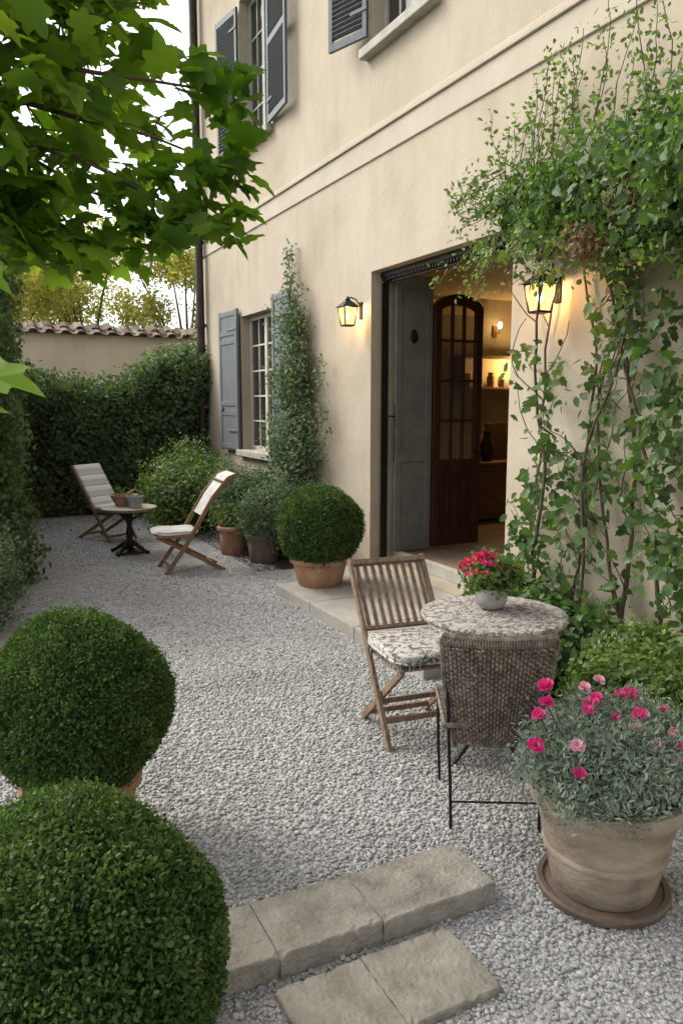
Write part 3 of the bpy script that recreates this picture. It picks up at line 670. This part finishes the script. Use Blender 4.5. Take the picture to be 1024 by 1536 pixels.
# ------------------------------------------------------------ boxwood balls
def topiary(label,loc,r,zc,potp,soilr,nc,lp,size,T,seed,potmat='terra'):
    t=thing('boxwood_topiary',label,'topiary',loc,group='clipped boxwood balls in pots')
    # even golden-spiral clump centres with jitter, so no bald patches
    i_=np.arange(nc)+.5; phi_=np.arccos(1-2*i_/nc); th_=math.pi*(1+5**.5)*i_
    D_=np.stack([np.cos(th_)*np.sin(phi_),np.sin(th_)*np.sin(phi_),np.cos(phi_)],1); D_=nrm(D_+rng.normal(size=D_.shape)*.028)
    r0=r*(1+.024*np.sin(D_[:,0]*5+seed)+.02*np.sin(D_[:,1]*6+D_[:,2]*4+seed))*rng.normal(1,.02,nc)
    sig=r*.047
    C=D_*r0[:,None]; off=rng.normal(size=(nc,lp,3))*sig
    P=(C[:,None]+off).reshape(-1,3); rr=np.linalg.norm(P,axis=1); Dn=nrm(P)
    lim=np.repeat(r0,lp)*1.055; P=Dn*np.minimum(rr,lim)[:,None]
    NN=nrm(np.repeat(D_,lp,0)*.9+off.reshape(-1,3)/sig*.5)
    P[:,2]*=.98; P[:,2]+=zc
    X,Y,Z=frames(NN,.7)
    Y2=nrm(Y+np.repeat(D_,lp,0)*.8); X2=nrm(np.cross(Y2,Z)); Z2=np.cross(X2,Y2)
    npobj('foliage',[scat(T[0],T[1],P,(X2,Y2,Z2),size*rng.uniform(.65,1.25,len(P)))],M['box'],t)
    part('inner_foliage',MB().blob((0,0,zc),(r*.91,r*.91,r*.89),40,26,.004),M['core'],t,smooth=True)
    pot(potp,M[potmat],t,soil=soilr)
topiary('large clipped boxwood ball beside the stone steps',(.165,1.86,0),.38,.37,potprof(.14,.19,.2),(.16,.16),2400,42,.0145,LEAF6,1)
topiary('clipped boxwood ball in terracotta pot on gravel',(.365,3.02,0),.34,.59,potprof(.17,.225,.30),(.19,.25),1700,34,.016,LEAF4,2)
topiary('clipped boxwood ball in terracotta pot on the doorstep',(2.93,6.27,.1),.37,.53,potprof(.19,.265,.26),(.23,.21),1300,26,.021,LEAF4,3)
# ------------------------------------------------------------ furniture
def fold_chair(label,loc,rz):
    t=thing('folding_chair',label,'chair',loc,rz); W=.44
    for s in(-1,1):
        part('leg',MB().beam((s*W/2,.34,.88),(s*W/2,-.25,0),.024,.04),M['wood'],t,bevel=.004)
        part('leg',MB().beam((s*(W/2-.03),-.33,.44),(s*(W/2-.03),.2,0),.022,.036),M['wood'],t,bevel=.004)
    def onst(z): return -.25+.59*z/.88
    mb=MB()
    mb.beam((-W/2-.01,onst(.86)-.005,.86),(W/2+.01,onst(.86)-.005,.86),.03,.05,side=(0,.5,.8))
    mb.beam((-W/2+.012,onst(.54),.54),(W/2-.012,onst(.54),.54),.02,.04,side=(0,.5,.8))
    for k in range(9):
        x=-W/2+.035+k*(W-.07)/8; mb.beam((x,onst(.54),.54),(x,onst(.85),.85),.022,.012)
    part('backrest',mb,M['wood'],t,bevel=.003)
    mb=MB()
    for k in range(8): 
        y=-.33+k*.058; mb.box((0,y,.455),(W-.02,.045,.016))
    mb.box((-W/2+.03,-.13,.437),(.02,.42,.02)); mb.box((W/2-.03,-.13,.437),(.02,.42,.02))
    part('seat',mb,M['wood'],t,bevel=.003)
    for (y,z,q) in((.13,.06,.04),(-.165,.127,.01),(-.0,.166,.04)):
        part('crossbar',MB().beam((-W/2+q,y,z),(W/2-q,y,z),.03,.018,side=(0,0,1)),M['wood'],t,bevel=.003)
    part('cushion',MB().blob((0,-.135,.50),(W/2+.01,.235,.034),40,16,.012,e=.35),M['cushion'],t,smooth=True,label='mottled pale seat cushion')
    mb=MB(); rp=[]
    sg=lambda v:math.copysign(abs(v)**.35,v)
    for k in range(48):
        a=2*math.pi*k/48
        x=(W/2+.01)*sg(math.cos(a)); y=-.135+.235*sg(math.sin(a)); rp.append((x,y,.488)); mb.tube([(x,y,.492),(x*1.02,y,.47),(x*1.02,y+random.gauss(0,.004),.45)],.0035,5)
    mb.tube(rp,.007,6,closed=True)
    part('fringe',mb,M['cushion'],t)
    return t
fold_chair('weathered slatted wooden folding chair with mottled cushion',(2.12,3.40,0),math.radians(-7))
def lounge(label,loc,rz,back,curved,W=.5,sc=1.0):
    t=thing('deck_chair',label,'deck chair',loc,rz)
    t.scale=(sc,sc,sc)
    top=(.36,1.0); ft=(-.34,0)
    on=lambda z: ft[0]+(top[0]-ft[0])*z
    for s in(-1,1):
        x=s*W/2
        if curved:
            pts=[(x,-.34,0),(x,on(.3)+.01,.3),(x,on(.6)-.02,.6),(x,on(.8)-.03,.82),(x,.31,.96),(x,.37,1.03),(x,.46,1.06)]
            mb=MB(); 
            for a,b in zip(pts,pts[1:]): mb.beam(a,b,.03,.045)
        else: mb=MB().beam((x,top[0],1.0),(x,-.34,0),.03,.042)
        part('leg',mb,M['teak'],t,bevel=.004)
        part('leg',MB().beam((s*(W/2-.035),-.42,.42),(s*(W/2-.035),.32,0),.028,.04),M['teak'],t,bevel=.004)
        mb=MB().beam((s*(W/2-.0),-.42,.425),(s*(W/2-.0),on(.42)+.02,.41),.026,.03); part('seat_rail',mb,M['teak'],t,bevel=.003)
    for a,z,d in((.2,.07,.03),(-.28,.075,.03),(top[0]-.02-(.03 if curved else 0),.985,.03)):
        part('crossbar',MB().beam((-W/2,a,z),(W/2,a,z),d,.022,side=(0,0,1)),M['teak'],t,bevel=.003)
    if back:
        mb=MB()
        for k in range(4):
            z0=.45+k*.14; z1=z0+.135; mb.beam((0,on(z0)-.03,z0),(0,on(z1)-.03,z1),W-.02,.045)
        part('back_cushion',mb,M['striped'],t,bevel=.018,seg=3,smooth=True)
        part('seat_cushion',MB().blob((0,-.17,.455),(W/2-.01,.28,.032),32,14,.02,e=.4),M['white'],t,smooth=True)
    else:
        mb=MB()
        pts=[(on(.62)-.02,.62),(on(.82)-.035,.82),(.30,.955),(.36,1.035),(.46,1.07)]
        for a,b in zip(pts,pts[1:]): mb.beam((0,a[0],a[1]),(0,b[0],b[1]),W-.03,.014)
        part('back_cushion',mb,M['white'],t,bevel=.003)
        part('seat_cushion',MB().blob((0,-.2,.45),(W/2,.24,.028),32,14,.07,e=.5),M['white'],t,smooth=True)
lounge('wooden deck chair with white cushion by hedge',(1.69,10.2,0),math.radians(32),True,False,.46,.95)
lounge('folding wooden deck chair with curved back and thin cushion',(2.19,7.88,0),math.radians(-94),False,True,.46,.95)
t=thing('bistro_table','small round pale table with dark cast iron pedestal','table',(1.77,9.05,0))
part('table_top',MB().lathe([(.05,.525),(.29,.53),(.315,.534),(.32,.542),(.315,.552),(.1,.555)],48),M['sill'],t,smooth=True)
part('table_rim',MB().lathe([(.316,.52),(.326,.523),(.328,.548),(.322,.551),(.322,.52)],48,capb=False,capt=False),M['teak'],t,smooth=True)
mb=MB().lathe([(.03,.05),(.05,.1),(.03,.16),(.045,.25),(.028,.33),(.04,.42),(.06,.525)],16)
for k in range(4):
    a=math.pi/4+k*math.pi/2; c,s=math.cos(a),math.sin(a); mb.tube([(0,0,.16),(.1*c,.1*s,.1),(.2*c,.2*s,.04),(.25*c,.25*s,.02)],[.03,.025,.02,.026],8)
mb.lathe([(.17,0),(.16,.03),(.05,.06)],20)
for k in range(3):
    a=k*2.1; c,s=math.cos(a),math.sin(a); mb.tube([(.03*c,.03*s,.4),(.12*c,.12*s,.44),(.2*c,.2*s,.522)],.014,8)
part('pedestal',mb,M['iron'],t,smooth=True)
t=thing('metal_bucket','small grey metal bucket standing on the bistro table','bucket',(1.82,8.92,.556))
part('body',MB().lathe([(.07,0),(.095,.13),(.10,.135),(.09,.135),(.065,.02)],24,capt=False),M['metalgrey'],t,smooth=True)
part('handle',MB().tube([(-.095,0,.12),(-.08,0,.18),(0,0,.21),(.08,0,.18),(.095,0,.12)],.004,6),M['metalgrey'],t)
t=thing('clay_bowl','wide terracotta bowl with small plant on bistro table','bowl',(1.74,9.17,.556))
part('body',MB().lathe([(.09,0),(.15,.11),(.165,.13),(.14,.13),(.08,.02)],28,capt=False),M['terra'],t,smooth=True)
foliage('foliage',[(0,0,.14,.08,.08,.05)],16,8,.03,.035,M['shrub'],t,world=False)
t=thing('round_garden_table','round garden table with mottled stone top and iron legs','table',(2.27,2.88,0))
part('table_top',MB().lathe([(.05,.715),(.33,.72),(.345,.728),(.35,.742),(.343,.752),(.33,.755),(.1,.756)],72,wob=.002),M['mosaic'],t,smooth=True)
mb=MB()
for k in range(3):
    a=k*2.094+.9;c,s=math.cos(a),math.sin(a); mb.tube([(.22*c,.22*s,.72),(.08*c,.08*s,.5),(.05*c,.05*s,.3),(.12*c,.12*s,.1),(.2*c,.2*s,.005)],.011,8)
mb.tube([(.2*math.cos(a),.2*math.sin(a),.705) for a in np.linspace(0,6.28,32)[:-1]],.008,6,closed=True)
part('table_base',mb,M['iron'],t,smooth=True)
def blooms(centres,rad,npet,mat,parent):
    T=([(0,0,0),(.3,.5,.05),(.36,.85,.12),(.12,1,.02),(-.12,1,.02),(-.36,.85,.12),(-.3,.5,.05)],[(0,1,2,3,4,5,6)])
    for c in centres:
        P=[];Nn=[];Yd=[]
        u=Vector((random.gauss(-.35,.3),random.gauss(-.5,.3),1)).normalized()
        for k in range(npet):
            a=k*2.399; lay=k/npet
            e=Vector((math.cos(a),math.sin(a),0)); e=(e-u*e.dot(u)).normalized()
            y=(e*(1-.55*lay)+u*(.15+.9*lay)).normalized()
            P.append(c); Yd.append(y[:]); Nn.append((u*1.0-e*.3*lay)[:])
        P=np.array(P)+rng.normal(size=(len(P),3))*rad*.06; Y=nrm(np.array(Yd)); Z=np.array(Nn); Z=nrm(Z-(Z*Y).sum(1,keepdims=True)*Y+rng.normal(size=Z.shape)*.15); X=np.cross(Y,Z)
        npobj('flower',[scat(T[0],T[1],P,(X,Y,Z),rad*random.uniform(.75,1.1)*rng.uniform(.85,1.1,len(P)))],M[mat],parent)
t=thing('potted_geranium','round grey pot of red geraniums on the table','potted plant',(2.29,2.93,.757))
part('pot',MB().lathe([(.035,0),(.06,.012),(.076,.04),(.078,.065),(.066,.095),(.07,.105),(.06,.105),(.05,.08)],32,capt=False),M['potgrey'],t,smooth=True)
part('soil',MB().lathe([(.055,.08),(.055,.088)],20),M['soil'],t)
foliage('foliage',[(.02,0,.17,.14,.13,.08)],140,12,.025,.032,M['lime'],t,T=LEAF6,world=False,shell=.4)
cs=[]
for k in range(52):
    a=random.uniform(0,6.28); r=random.uniform(.01,.15); cs.append((r*math.cos(a)-.045,r*math.sin(a)*.9,.26-r*.5+random.uniform(-.015,.03)))
blooms(cs[:36],.021,12,'red',t); blooms(cs[36:],.018,12,'magenta',t)
mb=MB()
for k in range(12):
    a=random.uniform(0,6.28); mb.tube([(0,0,.08),(.05*math.cos(a),.05*math.sin(a),.15),(.1*math.cos(a),.1*math.sin(a),.19)],.003,5)
part('stem',mb,M['shrub'],t)
# wicker chair
t=thing('wicker_chair','grey-brown ribbed wicker chair with thin iron legs at table','chair',(2.0,2.55,0),math.radians(151))
ZB=.35
def wp(u,z):
    k=(z-ZB)/(.82-ZB); hw=.16+.062*k+.01*math.sin(k*3.1)
    x=u*hw; y=.2+.07*k-.05*(u*u)
    return x,y
mb=MB(); nr=80
for c in range(27):
    u=-.97+1.94*c/26; pts=[];rr=[]
    for i in range(nr+1):
        z=ZB+.01+(.80-ZB)*i/nr; x,y=wp(u,z); pts.append((x,y+.0015*math.sin(i*1.57+c*3.14),z)); rr.append(.0072+.0014*math.sin(i*1.57+c*3.14))
    mb.tube(pts,rr,6)
part('backrest',mb,M['wicker'],t,smooth=True)
mb=MB()
for r_ in range(26):
    z=ZB+.015+(.79-ZB)*r_/25; pts=[]
    for i in range(81):
        u=-1+2*i/80; x,y=wp(u,z); pts.append((x,y+.0045*math.sin(i*math.pi/3.08+r_*math.pi),z+.0012*math.sin(i*.9+r_)))
    mb.tube(pts,.004,5)
part('weave',mb,M['wickerdark'],t,smooth=True)
mb=MB()
pts=[(*wp(-1.04,z),z) for z in np.linspace(ZB-.02,.80,10)]+[(*wp(u,.822),.83) for u in np.linspace(-1,1,16)]+[(*wp(1.04,z),z) for z in np.linspace(.80,ZB-.02,10)]
mb.tube(pts,.011,8)
mb.tube([(wp(u,.80)[0],wp(u,.80)[1]+.006,.80) for u in np.linspace(-1,1,16)],.008,8)
mb.tube([(wp(u,ZB+.01)[0],wp(u,ZB+.01)[1],ZB+.01) for u in np.linspace(-1.02,1.02,16)],.009,8)
for k in range(40):
    u=-.98+1.96*k/39; x,y=wp(u,.815); mb.tube([(x-.006,y-.013,.812),(x,y,.843),(x+.006,y+.015,.805)],.005,5)
part('backrest_rim',mb,M['wicker'],t,smooth=True)
mb=MB()
for k in range(30):
    y=-.22+.4*k/29; pts=[(-.2+.4*i/24,y,.445+.004*math.sin(i*math.pi/1.5+k*math.pi)) for i in range(25)]; mb.tube(pts,.005,5)
for k in range(18):
    x=-.2+.4*k/17; mb.tube([(x,-.22,.44),(x,.18,.44)],.005,5)
mb.tube([(-.21,-.23,.44),(.21,-.23,.44),(.21,.19,.44),(-.21,.19,.44)],.012,8,closed=True)
part('seat',mb,M['wicker'],t,smooth=True)
for s in(-1,1):
    part('leg',MB().tube([(s*.2,.19,.6),(s*.195,.185,.44),(s*.185,.205,.2),(s*.18,.225,0)],.0068,8),M['iron'],t,smooth=True)
    part('leg',MB().tube([(s*.205,-.2,.44),(s*.2,-.19,.2),(s*.19,-.2,0)],.0068,8),M['iron'],t,smooth=True)
part('crossbar',MB().tube([(-.182,.215,.12),(.182,.215,.12)],.005,6),M['iron'],t,smooth=True)
# big pot
t=thing('potted_flowers','large aged terracotta pot with silver foliage, pink flowers','potted plant',(2.0,1.87,0))
pr=[(.172,.03),(.177,.035),(.194,.10),(.211,.175),(.218,.18),(.218,.193),(.214,.198),(.232,.28),(.250,.352),(.272,.362),(.281,.388),(.275,.415),(.25,.418),(.235,.4),(.22,.3)]
part('pot',MB().lathe(pr,64,capt=False,wob=.004),M['terra_old'],t,smooth=True)
part('saucer',MB().lathe([(.205,0),(.228,.008),(.234,.03),(.228,.042),(.211,.038),(.205,.028),(.05,.026)],56,wob=.004),M['saucer'],t,smooth=True)
part('soil',MB().lathe([(.22,.36),(.22,.375)],30),M['soil'],t)
foliage('foliage',[(0,0,.505,.31,.30,.115),(-.1,-.05,.49,.27,.25,.09),(.1,.05,.525,.30,.29,.13)],1150,26,.03,.027,M['silver'],t,T=NEEDLE,world=False,spread=1.2,bias=(0,0,1),bw=1.0,shell=.6)
P,NN=clumps([(0,0,.48,.31,.30,.07)],90,24,.02,.9)
npobj('trailing_foliage',[scat(LEAF4[0],LEAF4[1],P,frames(NN,.7,(0,0,-1),1),.02*rng.uniform(.6,1.2,len(P)))],M['silver'],t)
part('inner_foliage',MB().blob((0,0,.48),(.24,.23,.09),24,14,.05),M['core'],t,smooth=True)
mg=[(-.31,.03,.60),(-.17,.14,.69),(-.12,.20,.72),(-.26,-.12,.56),(.0,.10,.67),(.05,.12,.67),(.2,.1,.67),(-.22,.12,.66)]
pk=[(.05,.18,.69),(.08,-.14,.59),(.1,-.2,.56),(.14,.2,.70),(-.2,-.05,.61),(.05,-.07,.63),(.2,-.1,.6),(-.06,.05,.67),(.16,-.17,.58),(.12,-.02,.65),(.24,-.02,.64),(.02,.0,.65),(.15,.1,.68)]
blooms([Vector(p) for p in mg],.031,20,'magenta',t)
blooms([Vector(p) for p in pk[:7]],.026,16,'pinkp',t); blooms([Vector(p) for p in pk[7:]],.026,16,'magenta',t)
mb=MB()
for p in mg+pk:
    mb.tube([(p[0]*.5,p[1]*.5,.45),(p[0]*.85,p[1]*.85,p[2]-.07),(p[0],p[1],p[2])],.0025,5)
part('stem',mb,M['shrub'],t)
# ------------------------------------------------------------ right side planting
shrub('shrub','low lime green bushy shrub beside the flower pot','shrub',[(3.0,2.5,.22,.42,.45,.28),(3.3,2.1,.28,.4,.5,.32),(3.35,2.9,.22,.3,.3,.26)],1500,18,.045,.042,'lime',T=LEAF6)
shrub('ground_ivy','dark green ivy spreading at foot of wall','ivy',[(3.45,3.95,.22,.3,.4,.24),(3.35,3.45,.2,.35,.35,.24),(3.5,4.3,.3,.2,.2,.22),(3.1,3.6,.12,.2,.3,.14)],700,13,.06,.066,'vine',T=LOBE,shell=.6)
vn=thing('climbing_vine','large climbing vine with tangled stems on house wall','climbing plant',(3.7,3.7,0))
mb=MB(); BIG=([],[]); SM=([],[])
def walk(p,d,n,step,r0,r1,jit=.35,att=None,leaf=0,xr=(3.45,3.76),tg=None,s0=0,sp=.045,ymax=9e9):
    tg=tg or BIG
    pts=[Vector(p)]; d=Vector(d).normalized()
    for i in range(n):
        d=(d+Vector((random.gauss(0,jit*.4),random.gauss(0,jit),random.gauss(0,jit)*.6))+(Vector(att)*.25 if att else Vector())).normalized()
        q=pts[-1]+d*step; q.x=min(max(q.x,xr[0]),xr[1])
        if q.y>ymax: q.y=ymax-random.uniform(0,.03); d.y=-abs(d.y)*.5
        pts.append(q)
        if i>=s0:
            for _ in range(leaf):
                tg[0].append((q+Vector((random.gauss(-.02,.03),random.gauss(0,sp),random.gauss(0,sp))))[:]); tg[1].append((-1,random.gauss(-.2,.4),random.gauss(.3,.4)))
    mb.tube(pts,list(np.linspace(r0,r1,len(pts))),7); return pts
for y0 in(2.95,3.1,3.32,3.42,3.72,3.9,4.12,4.25):
    tr=walk((3.69,y0,0),(0,random.gauss(0,.1),1),20,.155,random.uniform(.011,.02),.006,.16,(0,0,1.2),0,ymax=4.5)
    for q in tr[3::3]:
        b=walk(q,(-.1,random.choice([-1,1])*random.uniform(.4,1),.7),7,.09,.005,.0025,.4,(0,0,.8),random.choice([1,2,2,3]),ymax=4.62)
        if random.random()<.5: walk(b[4],(-.2,random.choice([-1,1]),.3),4,.07,.003,.002,.5,None,3,ymax=4.62)
for k in range(30):
    y=random.uniform(2.9,4.75); walk((random.uniform(3.5,3.7),y,3.1),(0,random.gauss(0,.3),1),random.randint(6,12) if 3.2<y<4.5 else random.randint(5,8),.085,.005,.002,.22,(0,0,1),6,(3.35,3.74),SM,0,.03)
for k in range(26):
    walk((random.uniform(3.35,3.6),random.uniform(2.9,4.7),2.9),(-.3,random.gauss(.2,.5),-.4),7,.07,.004,.002,.3,(0,0,-.5),6,(3.15,3.7),SM)
for k in range(12):
    walk((3.6,4.6,3.12+random.uniform(-.05,.3)),(-.1,1,random.uniform(-.1,.4)),6,.08,.004,.002,.35,None,6,(3.5,3.72),SM)
part('stem',mb,M['bark'],vn,world=True,smooth=True)
cl=[];cn=[]
for k in range(44):
    y=random.uniform(2.95,4.5) ; z=random.choice([random.uniform(.5,1.5),random.uniform(1.2,2.7)])
    m_=random.randint(7,20)
    for _ in range(m_):
        cl.append((random.gauss(3.62,.06),y+random.gauss(0,.08),z+random.gauss(0,.08))); cn.append((-1,random.gauss(-.2,.4),random.gauss(.3,.4)))
for k in range(34):
    y=random.uniform(2.4,3.1); z=random.uniform(.4,2.6)
    for _ in range(15):
        cl.append((random.gauss(3.52,.08),y+random.gauss(0,.1),z+random.gauss(0,.1))); cn.append((-1,random.gauss(-.2,.4),random.gauss(.3,.4)))
P=np.array(BIG[0]+cl); NN=nrm(np.array(BIG[1]+cn)); P[:,0]=np.minimum(P[:,0],3.76)
k_=~((P[:,1]>3.95)&(P[:,1]<4.45)&(P[:,2]>2.2)&(P[:,2]<2.72)); P=P[k_];NN=NN[k_]
h_=rng.uniform(0,1,len(P))<.55
def sub(fr,m): return tuple(a[m] for a in fr)
fr=frames(NN,.7,(0,0,-1),.8); S=rng.uniform(.5,1.3,len(P))
npobj('foliage',[scat(LOBE[0],LOBE[1],P[h_],sub(fr,h_),.085*S[h_]),scat(LEAF6[0],LEAF6[1],P[~h_],sub(fr,~h_),.066*S[~h_])],M['vine'],vn,True)
EL=[(3.6,4.02,3.04,.2,.45,.26),(3.54,3.5,2.97,.26,.48,.32),(3.42,2.9,2.9,.34,.5,.42),(3.64,4.5,3.12,.1,.22,.11),(3.3,2.4,2.85,.4,.5,.46)]
P,NN=clumps(EL,760,17,.08,.3)
k_=~((P[:,1]>3.95)&(P[:,1]<4.45)&(P[:,2]>2.2)&(P[:,2]<2.70)); P=P[k_];NN=NN[k_]
P[:,0]=np.minimum(P[:,0],3.78-rng.uniform(0,.05,len(P)))
h_=rng.uniform(0,1,len(P))<.3; fr=frames(NN,.8,(0,0,-1),.5); S=rng.uniform(.6,1.3,len(P))
npobj('top_foliage',[scat(LOBE[0],LOBE[1],P[h_],sub(fr,h_),.072*S[h_]),scat(LEAF6[0],LEAF6[1],P[~h_],sub(fr,~h_),.05*S[~h_])],M['vine'],vn,True)
P=np.array(SM[0]); NN=nrm(np.array(SM[1])); P2,NN2=clumps([tuple(list(e[:3])+[v*1.15 for v in e[3:]]) for e in EL],180,12,.08,.8)
P=np.concatenate([P,P2]);NN=np.concatenate([NN,NN2]); P[:,0]=np.minimum(P[:,0],3.77)
k_=~((P[:,1]>3.95)&(P[:,1]<4.45)&(P[:,2]>2.2)&(P[:,2]<2.66)); P=P[k_];NN=NN[k_]
npobj('sprig_foliage',[scat(LEAF6[0],LEAF6[1],P,frames(NN,.8,(0,0,1),.5),.039*rng.uniform(.6,1.25,len(P)))],M['sprig'],vn,True)
foliage('dry_foliage',[(3.28,3.45,2.66,.1,.22,.1),(3.26,3.1,2.85,.1,.2,.1)],36,14,.05,.042,M['dry'],vn,shell=.2,xmax=3.7)
part('inner_foliage',MB().blob((3.6,3.6,2.98),(.1,.45,.13),20,12,.1).blob((3.5,2.8,2.9),(.16,.5,.24),20,12,.1),M['core'],vn,world=True,smooth=True)
# left column climber
vn=thing('climbing_plant','narrow grey-green climber growing up wall beside window','climbing plant',(3.7,8.6,0))
mb=MB(); LL=([],[])
for y0 in(8.42,8.52,8.65): walk((3.68,y0,0),(0,0,1),19,.17,.012,.003,.05,(0,0,1.5),1,(3.6,3.76),LL)
for k in range(100):
    z=random.uniform(.4,3.1); s=random.choice([-1,-1,1]); m_=max(2,int((3.8-z)*3.4)); walk((3.68,8.5,z),(-.2,s,.45),m_,.07,.005,.002,.4,(0,0,.35),5,(3.4,3.76),LL)
for k in range(6): walk((3.7,8.68+random.gauss(0,.08),3.1),(0,random.gauss(0,.1),1),6,.08,.003,.002,.15,(0,0,1),4,(3.66,3.76),LL)
for k in range(7): walk((3.7,7.95,1.1+k*.16),(0,-1,.4),5,.07,.003,.002,.35,None,4,(3.66,3.76),LL)
part('stem',mb,M['bark'],vn,world=True)
foliage('foliage',[(3.5,8.4,.7,.28,.64,.5),(3.55,8.4,1.35,.22,.58,.55),(3.6,8.46,2.05,.16,.44,.55),(3.66,8.58,2.7,.1,.25,.42)],480,15,.09,.053,M['sage'],vn,shell=.1,xmax=3.78,extra=(np.array(LL[0]),nrm(np.array(LL[1]))))
# ------------------------------------------------------------ overhanging tree
tr=thing('broadleaf_tree','broad-leaved tree with backlit bright green overhanging branches','tree',(-1.0,4.2,0))
mb=MB().tube([(-1.0,4.2,0),(-.97,4.18,.8),(-1.02,4.15,1.7),(-.95,4.1,2.5)],[.13,.11,.1,.09],12)
part('trunk',mb,M['bark'],tr,world=True,smooth=True)
mb=MB()
ends=[(1.12,3.3,3.03),(1.08,3.32,2.75),(1.03,3.32,2.5),(.85,3.5,3.4),(.6,3.0,3.3),(.3,3.6,2.65),(.5,4.1,3.5),(.2,3.3,3.7),(0.8,3.6,3.8),(-.2,3.2,3.2),(.1,4.6,3.2),(.75,3.75,2.65),(-.9,3.2,3.6),(-1.6,4.6,3.5),(.2,3.0,4.1)]
for e in ends:
    a=Vector((-.95,4.1,2.5)); e=Vector(e); pts=[]
    for i in range(9):
        s=i/8; p=a.lerp(e,s)+Vector((0,0,.35*math.sin(s*math.pi)))+Vector((random.gauss(0,.02),random.gauss(0,.02),random.gauss(0,.02))); pts.append(p)
    mb.tube(pts,list(np.linspace(.028,.003,9)),7)
    for q in pts[3:-1]:
        for _ in range(2):
            d=Vector((random.gauss(.06,.16),random.gauss(0,.2),random.gauss(.0,.12))); mb.tube([q,q+d*.5+Vector((0,0,.03)),q+d],[.004,.003,.002],5)
mb.tube([(-.2,2.6,2.9),(-.02,1.7,2.3),(.0,1.45,2.02)],[.01,.006,.003],5); mb.tube([(-.95,4.1,2.5),(-.6,3.3,2.9),(-.2,2.6,2.9)],[.03,.02,.01],6)
part('branch',mb,M['bark'],tr,world=True,smooth=True)
def ellpts(c,r,n,sh=0): 
    d=unit(n)*(rng.uniform(sh,1,n)**(1/3))[:,None]; return np.array(c)+d*np.array(r)
PL=[ellpts((.12,3.84,3.28),(.92,.6,.80),960,.1),ellpts((-.6,3.9,3.4),(1.0,1.0,.8),240),ellpts((.3,3.75,4.05),(.85,.7,.55),180),
    ellpts((.0,3.3,3.1),(.7,.35,.5),200),
    ellpts((1.06,3.3,3.05),(.24,.12,.13),28),ellpts((1.04,3.3,2.76),(.22,.12,.13),32),ellpts((1.0,3.3,2.5),(.24,.12,.11),34),
    ellpts((.5,3.65,2.43),(.38,.25,.11),62),ellpts((.25,3.7,2.52),(.3,.3,.18),80),ellpts((.8,3.46,2.6),(.26,.2,.17),60)]
P=np.concatenate(PL); n=len(P); NN=np.tile([[0.1,-.15,1.]],(n,1))
fr1=frames(NN,.6,(.9,-.5,-.7),1.2)
P2=np.array([(.02,1.43,1.98),(.03,1.40,1.80),(.0,1.5,1.74),(.0,1.3,2.2)])
fr2=frames(np.tile([[-.1,-.5,1.]],(4,1)),.1,(1,-.3,-.5),4)
npobj('crown',[scat(MAPLE[0],MAPLE[1],P,fr1,.138*rng.uniform(.6,1.25,n)),scat(MAPLE[0],MAPLE[1],P2,fr2,np.array([.10,.12,.09,.1]))],M['maple'],tr,True)
# ------------------------------------------------------------ distant trees
dl=['pale sunlit tree rising behind the garden wall','hazy light green tree beyond garden wall']
for i,(x,y,zc,r) in enumerate([(-1.5,19,4.2,2.4),(1.0,20,4.2,2.3),(3.2,21,4.9,2.5),(5.6,20,4.4,2.0),(8.2,23,4.8,2.6),(2.2,26,4.6,3),(-4.5,22,4.5,3)]):
    t=thing('tree',dl[i%2],'tree',(x,y,0),group='trees behind the garden wall')
    mb=MB().tube([(x,y,0),(x+.1,y,1.5),(x,y+.1,3)],[.16,.13,.1],10); part('trunk',mb,M['bark'],t,world=True,smooth=True)
    mb=MB(); es=[]
    for k in range(11):
        a=random.uniform(0,6.28); rr=r*random.uniform(.3,.75); e=(x+rr*math.cos(a),y+rr*math.sin(a),zc+random.uniform(-.55,.6)*r)
        mb.tube([(x,y,2.2),((x+e[0])/2,(y+e[1])/2,(2.6+e[2])/2),e],[.05,.03,.01],6)
        q=random.uniform(.24,.42)*r; es.append((*e,q,q,q*.8))
    part('branch',mb,M['bark'],t,world=True)
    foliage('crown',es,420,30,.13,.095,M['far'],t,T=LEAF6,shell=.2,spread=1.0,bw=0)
